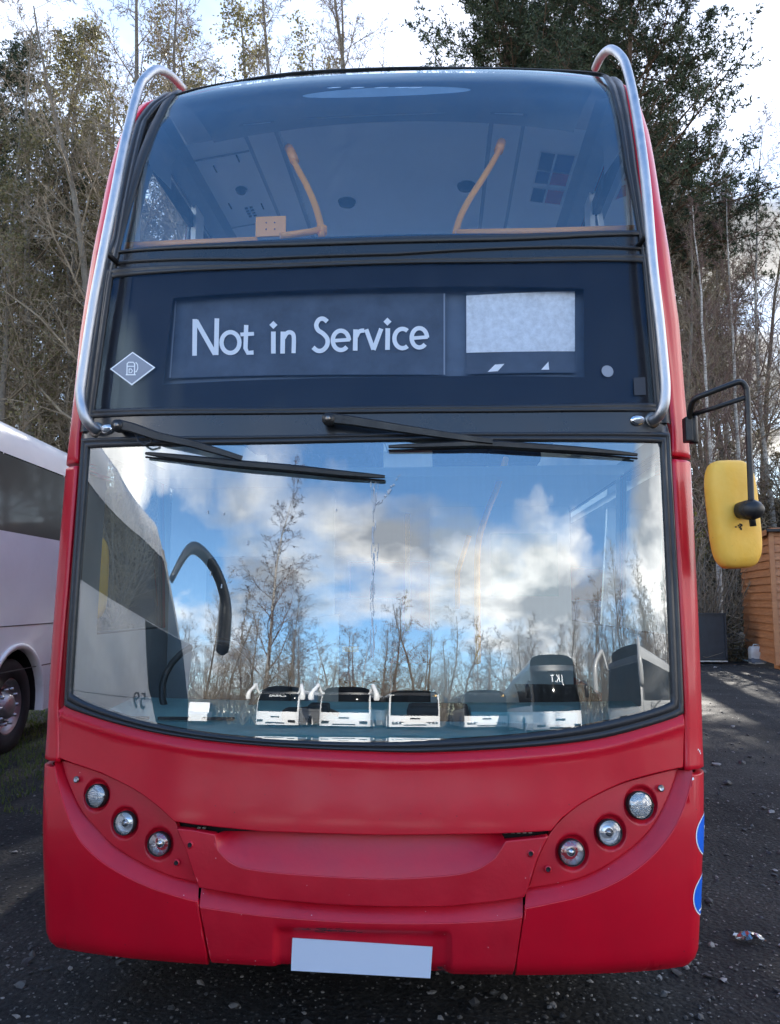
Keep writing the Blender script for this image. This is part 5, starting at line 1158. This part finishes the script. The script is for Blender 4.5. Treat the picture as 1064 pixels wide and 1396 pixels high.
# off-road car by the fence behind the camera
def car():
    root = empty('parked_car'); tag(root, 'white off-road car parked by the mesh fence between the big coach and the far row', 'car')
    mb = MB(); mb.use(M['cwhite'], True); prof = [(.0, .45), (.0, .95), (.15, 1.05), (1.25, 1.12), (1.75, 1.78), (4.3, 1.82), (4.55, 1.1), (4.6, .5)]
    mb.smooth = False; mb.prism(prof, -.88, .88, 'x'); mb.build('body', root)
    for s in (-1, 1):
        for a, b in ((1.75, 2.7), (2.8, 3.6), (3.7, 4.2)):
            mb = MB(); mb.use(M['cdark']).add([(s*.886, a if a > 1.8 else 1.5, 1.15), (s*.886, b, 1.15), (s*.886, b, 1.68), (s*.886, a, 1.68)], [(0, 1, 2, 3)]); mb.build('window', root)
    mb = MB(); mb.use(M['cdark']).add([(-.78, 1.30, 1.17), (.78, 1.30, 1.17), (.72, 1.71, 1.72), (-.72, 1.71, 1.72)], [(0, 1, 2, 3)]); mb.build('windscreen', root)
    for s in (-1, 1):
        mb = MB(); mb.use(M['reflector'], True).lathe([(0, -.03), (.09, -.02), (.1, .02)], (s*.68, 0, .78), axis='y', n=14); mb.build('headlight', root)
        for a in (.85, 3.6):
            mb = MB(); mb.use(M['tyre'], True).lathe([(.2, -.1), (.36, -.1), (.38, 0), (.36, .1), (.2, .1)], (s*.80, a, .38), axis='x', n=24); mb.use(M['steel']).lathe([(.2, s*.08), (0, s*.06)], (s*.80, a, .38), axis='x', n=24); mb.build('wheel', root)
    return root
place(car(), -12.5, -22.5, 160)
# mesh fence behind the camera
fr = empty('mesh_fence', (0, 0, 0)); tag(fr, 'tall dark mesh fence running behind the car at the yard edge', 'fence')
a, b = np.array([-24., -18.]), np.array([-11., -33.]); n = 8
for k in range(n+1):
    p = a+(b-a)*k/n; mb = MB(); mb.use(M['cblack']).box((p[0], p[1], 1.2), (.08, .08, 2.4)); mb.build('fence_post', fr)
mb = MB(); mb.use(M['cblack'])
for z in np.arange(.1, 2.31, .2): mb.tube([(*a, z), (*b, z)], .008, 3)
for k in range(160): p = a+(b-a)*k/160; mb.tube([(*p, .1), (*p, 2.3)], .006, 3)
mb.build('fence_mesh', fr)

# ------------------------------------------------------------------ things at the right
def gnd(px, py): d = ray(px, py); t = CAM[2]/-d[2]; return CAM+d*t
# timber shed
mw = mat('larch_boards', (.30, .115, .045), .6, c2=(.42, .18, .075), vscale=3, bump=.4, bscale=12, stretch=(1, 1, 9))
mw2 = mat('fascia_board', (.30, .12, .05), .6, c2=(.38, .17, .07), vscale=4); mfelt = mat('roof_felt', (.03, .03, .032), .9, bump=.4)
A = gnd(1061, 913); B = gnd(1018, 898); A[2] = B[2] = 0
shed = empty('timber_shed', tuple(A)); tag(shed, 'orange brown timber shed of overlapping boards at the right edge', 'shed')
ux = Vector(B-A); ls = ux.length; ux.normalize(); vx = Vector((-ux.y, ux.x, 0)); vx = vx if vx.x > 0 else -vx   # ux along left wall, vx along the front to the right
hE = 2.25; hA = 3.35
def S(u, v, z): return tuple(ux*u+vx*v+Vector((0, 0, z)))
mb = MB(); mb.use(mw, False); nb = 17; fw = 3.2
for k in range(nb):
    z0, z1 = .12+(3.25-.12)*k/nb, .12+(3.25-.12)*(k+1)/nb+.012
    mb.add([S(0, -.045, z0), S(ls, -.045, z0), S(ls, -.002, z1), S(0, -.002, z1), S(0, 0, z0), S(ls, 0, z0)], [(0, 1, 2, 3), (0, 1, 5, 4)])
    mb.add([S(-.045, 0, z0), S(-.045, fw, z0), S(-.002, fw, z1), S(-.002, 0, z1), S(0, 0, z0), S(0, fw, z0)], [(0, 1, 2, 3), (0, 1, 5, 4)])
mb.build('wall_boards', shed, fix=False)
mb = MB(); mb.use(mw2, False).add([S(-.055, -.055, .1), S(.05, -.055, .1), S(.05, -.055, 3.2), S(-.055, -.055, 3.2), S(-.055, .05, .1), S(-.055, .05, 3.2)], [(0, 1, 2, 3), (0, 4, 5, 3)]); mb.build('corner_board', shed, fix=False)
zc = float(aty(1062, 727, A[1])[2]); zd = float(aty(1034, 742, B[1])[2])
mb = MB(); mb.use(mfelt, False).add([S(-.2, -.12, zc+.03), S(ls+.1, -.12, zd), S(ls+.1, fw+.1, zd), S(-.2, fw+.1, zc+.03), S(-.2, -.12, zc+.09), S(ls+.1, -.12, zd+.06), S(ls+.1, fw+.1, zd+.06), S(-.2, fw+.1, zc+.09)], [(0, 1, 2, 3), (4, 5, 6, 7), (0, 1, 5, 4), (1, 2, 6, 5), (2, 3, 7, 6), (3, 0, 4, 7)])
mb.use(mw2).add([S(-.2, -.13, zc-.05), S(ls+.1, -.13, zd-.08), S(ls+.1, -.13, zd+.05), S(-.2, -.13, zc+.08)], [(0, 1, 2, 3)]); mb.build('roof', shed, fix=False)
mb = MB(); mb.use(mw2, False)
for v in (.0, .9, 1.8, 2.7): mb.box(Vector(S(.1, v+.1, .05)), (.12, .5, .10))
mb.build('bearer', shed)
# dark metal crate standing against the bank
P = gnd(951, 905); Q = gnd(985, 904)
mb = MB(); wv = Q[0]-P[0]; cx0 = (P[0]+Q[0])/2; hc = float(aty(968, 835, P[1])[2]); md = mat('dark_cabinet', (.016, .02, .028), .5, var=.3, vscale=6, bump=.1)
root = empty('dark_cabinet', (cx0-.15, P[1], 0)); tag(root, 'dark blue black cabinet standing between the bus and the shed', 'cabinet')
mb = MB(); mb.use(md, False).box((0, .3, hc/2+.04), (wv+.35, .6, hc-.12), bev=.012); mb.build('body', root)
mb = MB(); mb.use(md, False)
for z in (.12, hc-.03): mb.box((0, -.02, z), (wv+.37, .04, .04))
for x in (-1, 1): mb.box((x*(wv+.33)/2, -.02, hc/2+.04), (.04, .04, hc-.14))
mb.build('frame', root)
mb = MB(); mb.use(M['steel'], False).box((0, -.045, .07), (wv+.35, .02, .03)); mb.build('base_rail', root)
# jerrycan
G_ = gnd(1035, 905); root = empty('plastic_drum', (G_[0], G_[1]+.1, 0)); tag(root, 'translucent white plastic drum a third full, on the ground beside the shed', 'drum')
mpl = mat('cloudy_plastic', (.8, .8, .78), .4, var=.1, vscale=6, translucent=.4); wc = .36
mb = MB(); mb.use(mpl, True)
rows = []
for z, s in ((0, .9), (.02, 1), (.16, 1.0), (.17, .985), (.18, 1.0), (.33, 1.0), (.39, .93), (.42, .80), (.43, 0)):
    rows.append([(math.copysign(abs(math.cos(t))**.35, math.cos(t))*wc/2*s, math.copysign(abs(math.sin(t))**.35, math.sin(t))*.14*s, z) for t in np.linspace(0, 2*math.pi, 33)])
mb.grid(rows); mb.build('body', root)
mb = MB(); mb.use(mpl, True).tube([(-.09, 0, .42), (-.07, 0, .47), (.05, 0, .47), (.07, 0, .42)], .016, 8); mb.build('handle', root)
mb = MB(); mb.use(M['white'], True).lathe([(.035, .41), (.035, .455), (0, .455)], (.12, 0, 0), n=14); mb.build('cap', root)
mb = MB(); mb.use(mat('blue_liquid', (.12, .15, .2), .4), False).box((0, -.0, .08), (wc*1.006, .286, .15), bev=.04); mb.build('liquid', root, )
# hose
mh = mat('pale_blue_hose', (.30, .42, .46), .4)
hp_ = [gnd(984, 884), gnd(992, 889), gnd(1000, 895), gnd(1010, 900), gnd(1022, 903), gnd(1027, 902)]
hp_ = [(p[0], p[1], .03) for p in hp_]; mb = MB(); mb.use(mh, True).tube([tuple(p) for p in spline(hp_, 6)], .022, 8); o = mb.build('garden_hose'); tag(o, 'pale blue hose lying on the ground from the cabinet to the drum', 'hose')
# grey board leaning by the drum
G_ = gnd(1013, 896); mb = MB(); mb.use(mat('weathered_board', (.22, .20, .18), .85, var=.25, vscale=6, stretch=(6, 6, 1)), False).box((G_[0], G_[1]+.15, .33), (.14, .03, .72), rot=Matrix.Rotation(R(10), 3, 'Y')@Matrix.Rotation(R(8), 3, 'X'), bev=.004); o = mb.build('leaning_board'); tag(o, 'grey weathered board standing just left of the drum', 'board')
# crumpled clear wrapper
G_ = gnd(1022, 1285); mlit = glass('clear_film', (.85, .87, .9), .25, 1., .15)
mb = MB(); n = 9; rows = []
for i in range(n):
    rows.append([(G_[0]+(i-4)*.016+random.gauss(0, .005), G_[1]+(j-3)*.013+random.gauss(0, .004), .02+random.uniform(0, .035)*math.cos((i-4)*.35)) for j in range(7)])
mb.use(mlit, False).grid(rows); o = mb.build('plastic_wrapper'); tag(o, 'crumpled clear plastic wrapper on the gravel right of the bus', 'litter')
# fallen sticks at the foot of the bank
for i, (p, q, lab) in enumerate(((gnd(962, 893), gnd(1000, 880), 'pale stick lying behind the cabinet at the foot of the bank'),)):
    pass

# ------------------------------------------------------------------ planting
def hb(px, y): return gray(px, y), y
GT = 'trees on the bank behind the bus'
k = 0
rows = [ # kind, index, px column, distance y, scale, label
 ('ivy_tree', 0, -10, 20, 1.05), ('bare_tree', 0, 40, 22, 1.15), ('ivy_tree', 1, 85, 24, 1.2), ('bare_tree', 1, 130, 21, 1.15), ('bare_tree', 2, 175, 23, 1.25), ('ivy_tree', 0, 215, 26, 1.2),
 ('pine_tree', 0, -40, 25, 1.1), ('bare_tree', 0, 262, 22, 1.2), ('ivy_tree', 1, 310, 25, 1.25), ('bare_tree', 1, 345, 23, 1.15), ('bare_tree', 2, 395, 24, 1.2), ('ivy_tree', 0, 430, 27, 1.15),
 ('bare_tree', 1, 0, 28, 1.3), ('ivy_tree', 1, 60, 29, 1.3), ('bare_tree', 2, 110, 30, 1.3), ('ivy_tree', 0, 160, 31, 1.3), ('bare_tree', 0, 360, 30, 1.3), ('ivy_tree', 1, 250, 31, 1.35), ('bare_tree', 1, 200, 33, 1.35),
 ('bare_tree', 0, 470, 27, 1.05), ('bare_tree', 2, 520, 30, .8), ('bare_tree', 1, 590, 29, .72),
 ('pine_tree', 0, 770, 26, 1.2), ('pine_tree', 1, 860, 24, 1.08), ('pine_tree', 1, 705, 31, 1.12), ('pine_tree', 0, 935, 29, .85), ('pine_tree', 1, 830, 30, 1.25),
 ('bare_tree', 2, 930, 21, .8), ('ivy_tree', 1, 955, 27, .85), ('bare_tree', 0, 915, 22, .9), ('birch_tree', 0, 978, 20, .85), ('birch_tree', 1, 1020, 21.5, .88), ('birch_tree', 2, 1058, 24, .92), ('bare_tree', 1, 1045, 26, .72), ('ivy_tree', 0, 965, 26, .66), ('birch_tree', 0, 1100, 23, .9), ('birch_tree', 2, 940, 26, .85),
]
rows += [('ivy_tree', q % 2, px_, y_, .82) for q, (px_, y_) in enumerate(((470, 25), (505, 24), (540, 27), (575, 25), (610, 27), (645, 24), (680, 26), (712, 24), (765, 26), (520, 30), (590, 31), (655, 30)))]  # ivy trees hidden behind the bus, added to shade the ground
for q in range(38):
    px_ = rng.uniform(-60, 500) if q < 28 else rng.uniform(900, 1120); rows.append((('bare_tree', 'ivy_tree', 'bare_tree', 'bare_tree')[q % 4] if q < 28 else ('birch_tree', 'bare_tree')[q % 2], int(rng.integers(0, 2)), px_, rng.uniform(24, 40), rng.uniform(.9, 1.3) if q < 28 else rng.uniform(.7, .95)))
words = {'bare_tree': 'bare grey twiggy tree', 'ivy_tree': 'ivy clad tree', 'pine_tree': 'dark needled pine tree', 'birch_tree': 'white barked birch tree'}
seen = {}
for kind, i, px, y, s in rows:
    x, y = hb(px, y); side = 'left of the bus' if px < 130 else 'over the left of the bus roof' if px < 480 else 'over the middle of the bus roof' if px < 690 else 'over the right of the bus roof' if px < 880 else 'right of the bus'
    lab = '%s on the bank, seen %s' % (words[kind], side)
    plant(kind, i, x, y, s, rng.uniform(0, 6.28), lab, '%s %s' % (words[kind].replace('tree', 'trees'), side))
# brush along the foot of the bank
for kk in range(46):
    px = rng.uniform(-60, 175) if kk % 2 else rng.uniform(850, 1130)
    y = rng.uniform(18.2, 25); kind = 'leafy_shrub' if rng.random() < (.35 if px < 300 else .2) else 'bare_shrub'; i = int(rng.integers(0, 2))
    x, y = hb(px, y); side = 'left' if px < 500 else 'right'
    plant(kind, i, x, y, rng.uniform(.6, 1.15), rng.uniform(0, 6.28), ('small leafed shrub low on the bank %s of the bus' if kind == 'leafy_shrub' else 'tangled bare brown shrub low on the bank %s of the bus') % side, ('leafy shrubs %s' if kind == 'leafy_shrub' else 'bare shrubs %s') % side, cat='shrub')
# tangle of fallen pale branches over the left coach
segs = []
rd = random.Random(5)
for k in range(900):
    lft = k % 2; px = rd.uniform(-30, 120) if lft else rd.uniform(900, 1100); y = rd.uniform(18, 26); x = gray(px, y); z = bank_h(x, y); a = rd.uniform(0, 6.28); L_ = rd.uniform(.3, 2.2); p = Vector((x, y, z+rd.uniform(0, .6))); d = Vector((math.cos(a), math.sin(a), rd.uniform(-.2, .7))).normalized(); r = rd.uniform(.004, .022)
    for j in range(4): d = (d+Vector((rd.gauss(0, .18), rd.gauss(0, .18), rd.gauss(0, .12)))).normalized(); q = p+d*L_/4; segs.append((*p, *q, r*(1-j*.2), r*(1-(j+1)*.2))); p = q
V, F = seg_mesh(segs, 4); o = fast_obj('fallen_branches', V, F, mat('dead_wood', (.20, .17, .14), .8, c2=(.10, .08, .06), vscale=2)); tag(o, 'tangle of fallen dead branches covering the bank', 'branches', kind='stuff')
# dead leaves and low cover on the bank
def cover(n, size, m, name, label):
    P = []
    while len(P) < n:
        lft = rng.random() < .5; px = rng.uniform(-60, 190) if lft else rng.uniform(860, 1120); y = 17.9+8.5*rng.random(); x = gray(px, y)
        if mnoise.noise(Vector((x*.8, y*.8, 3))) > -.15: P.append((x, y, bank_h(x, y)+rng.random()**3*.45))
    P = np.array(P); a = rng.normal(size=(n, 3)); a /= np.linalg.norm(a, axis=1)[:, None]; b = np.cross(a, rng.normal(size=(n, 3))); b /= np.linalg.norm(b, axis=1)[:, None]; s = size*rng.uniform(.5, 1.4, (n, 1))
    V = np.stack([P-a*s, P-b*s*.5, P+a*s, P+b*s*.5], 1).reshape(-1, 3); o = fast_obj(name, V, np.arange(n*4).reshape(-1, 4), m); tag(o, label, 'undergrowth', kind='stuff')
cover(30000, .05, leaf_dry, 'dead_leaves', 'brown dead leaves and bramble covering the bank')
cover(12000, .04, leaf_ivy, 'ivy_cover', 'dull green ivy growing low over the bank')
# trees across the yard behind the camera (seen mirrored in the windscreen)
GB = 'trees beyond the row of coaches'
for kind, i, az, D, s, lab in (('birch_tree', 1, -18.2, 44, 1.35, 'tall slender birch rising above the first coach'), ('birch_tree', 0, -21, 47, 0.90, 'small birch left of the tall birch beyond the far row'), ('birch_tree', 2, -14, 48, 0.94, 'small birch right of the tall birch beyond the far row'),
    ('bare_tree', 0, -27, 46, 0.84, 'low bare tree beyond the mesh fence'), ('bare_tree', 1, -10, 46, 0.66, 'bare tree above the second coach of the row'), ('bare_tree', 2, -6, 44, 0.60, 'bare tree between the second and third coaches'), ('bare_tree', 0, -2.5, 44, 0.74, 'bare tree above the boxy bus'), ('bare_tree', 1, 1.5, 43, 0.74, 'bare tree right above the boxy bus'), ('bare_tree', 2, 4.5, 45, 0.70, 'bare tree between the boxy bus and the black fronted bus'),
    ('birch_tree', 0, 9, 46, 0.74, 'thin birch above the black fronted bus'), ('birch_tree', 2, 13, 46, 0.66, 'thin birch left of the dark topped coach'), ('bare_tree', 0, 17, 44, 0.60, 'bare tree behind the dark topped coach'), ('bare_tree', 1, 30, 38, 0.72, 'bare tree between the dark topped and silver coaches'), ('bare_tree', 2, 38, 36, 0.74, 'bare tree above the silver coach'), ('bare_tree', 0, 46, 40, 0.72, 'bare tree beyond the rear of the silver coach'),
    ('bare_tree', 1, -34, 42, 0.60, 'bare tree far beyond the big white coach')):
    plant(kind, i, D*math.sin(R(az)), -D*math.cos(R(az)), s*(2.1 if 'tall' in lab else 1.6), az, lab, GB, z=0, sz=s)

for kk in range(84):
    az = -36+92*(kk+rng.random())/84; D = rng.uniform(31, 40) if az < 25 else rng.uniform(26, 34); kind = ('bare_tree', 'birch_tree', 'bare_tree')[kk % 3]; q = rng.uniform(.34, .55)
    plant(kind, int(rng.integers(0, 3)), D*math.sin(R(az)), -D*math.cos(R(az)), q*1.9, rng.uniform(0, 6.28), 'low bare tree in the belt behind the row of coaches', 'belt of low trees behind the coaches', z=0, sz=q)
for kk in range(66):
    az = -30+85*(kk+rng.random())/66; D = rng.uniform(29, 36) if az < 25 else rng.uniform(24, 30)
    plant('bare_shrub', int(rng.integers(0, 2)), D*math.sin(R(az)), -D*math.cos(R(az)), rng.uniform(1.0, 1.5), rng.uniform(0, 6.28), 'brown thicket shrub growing behind the row of coaches', 'thicket behind the coaches', z=0, cat='shrub')
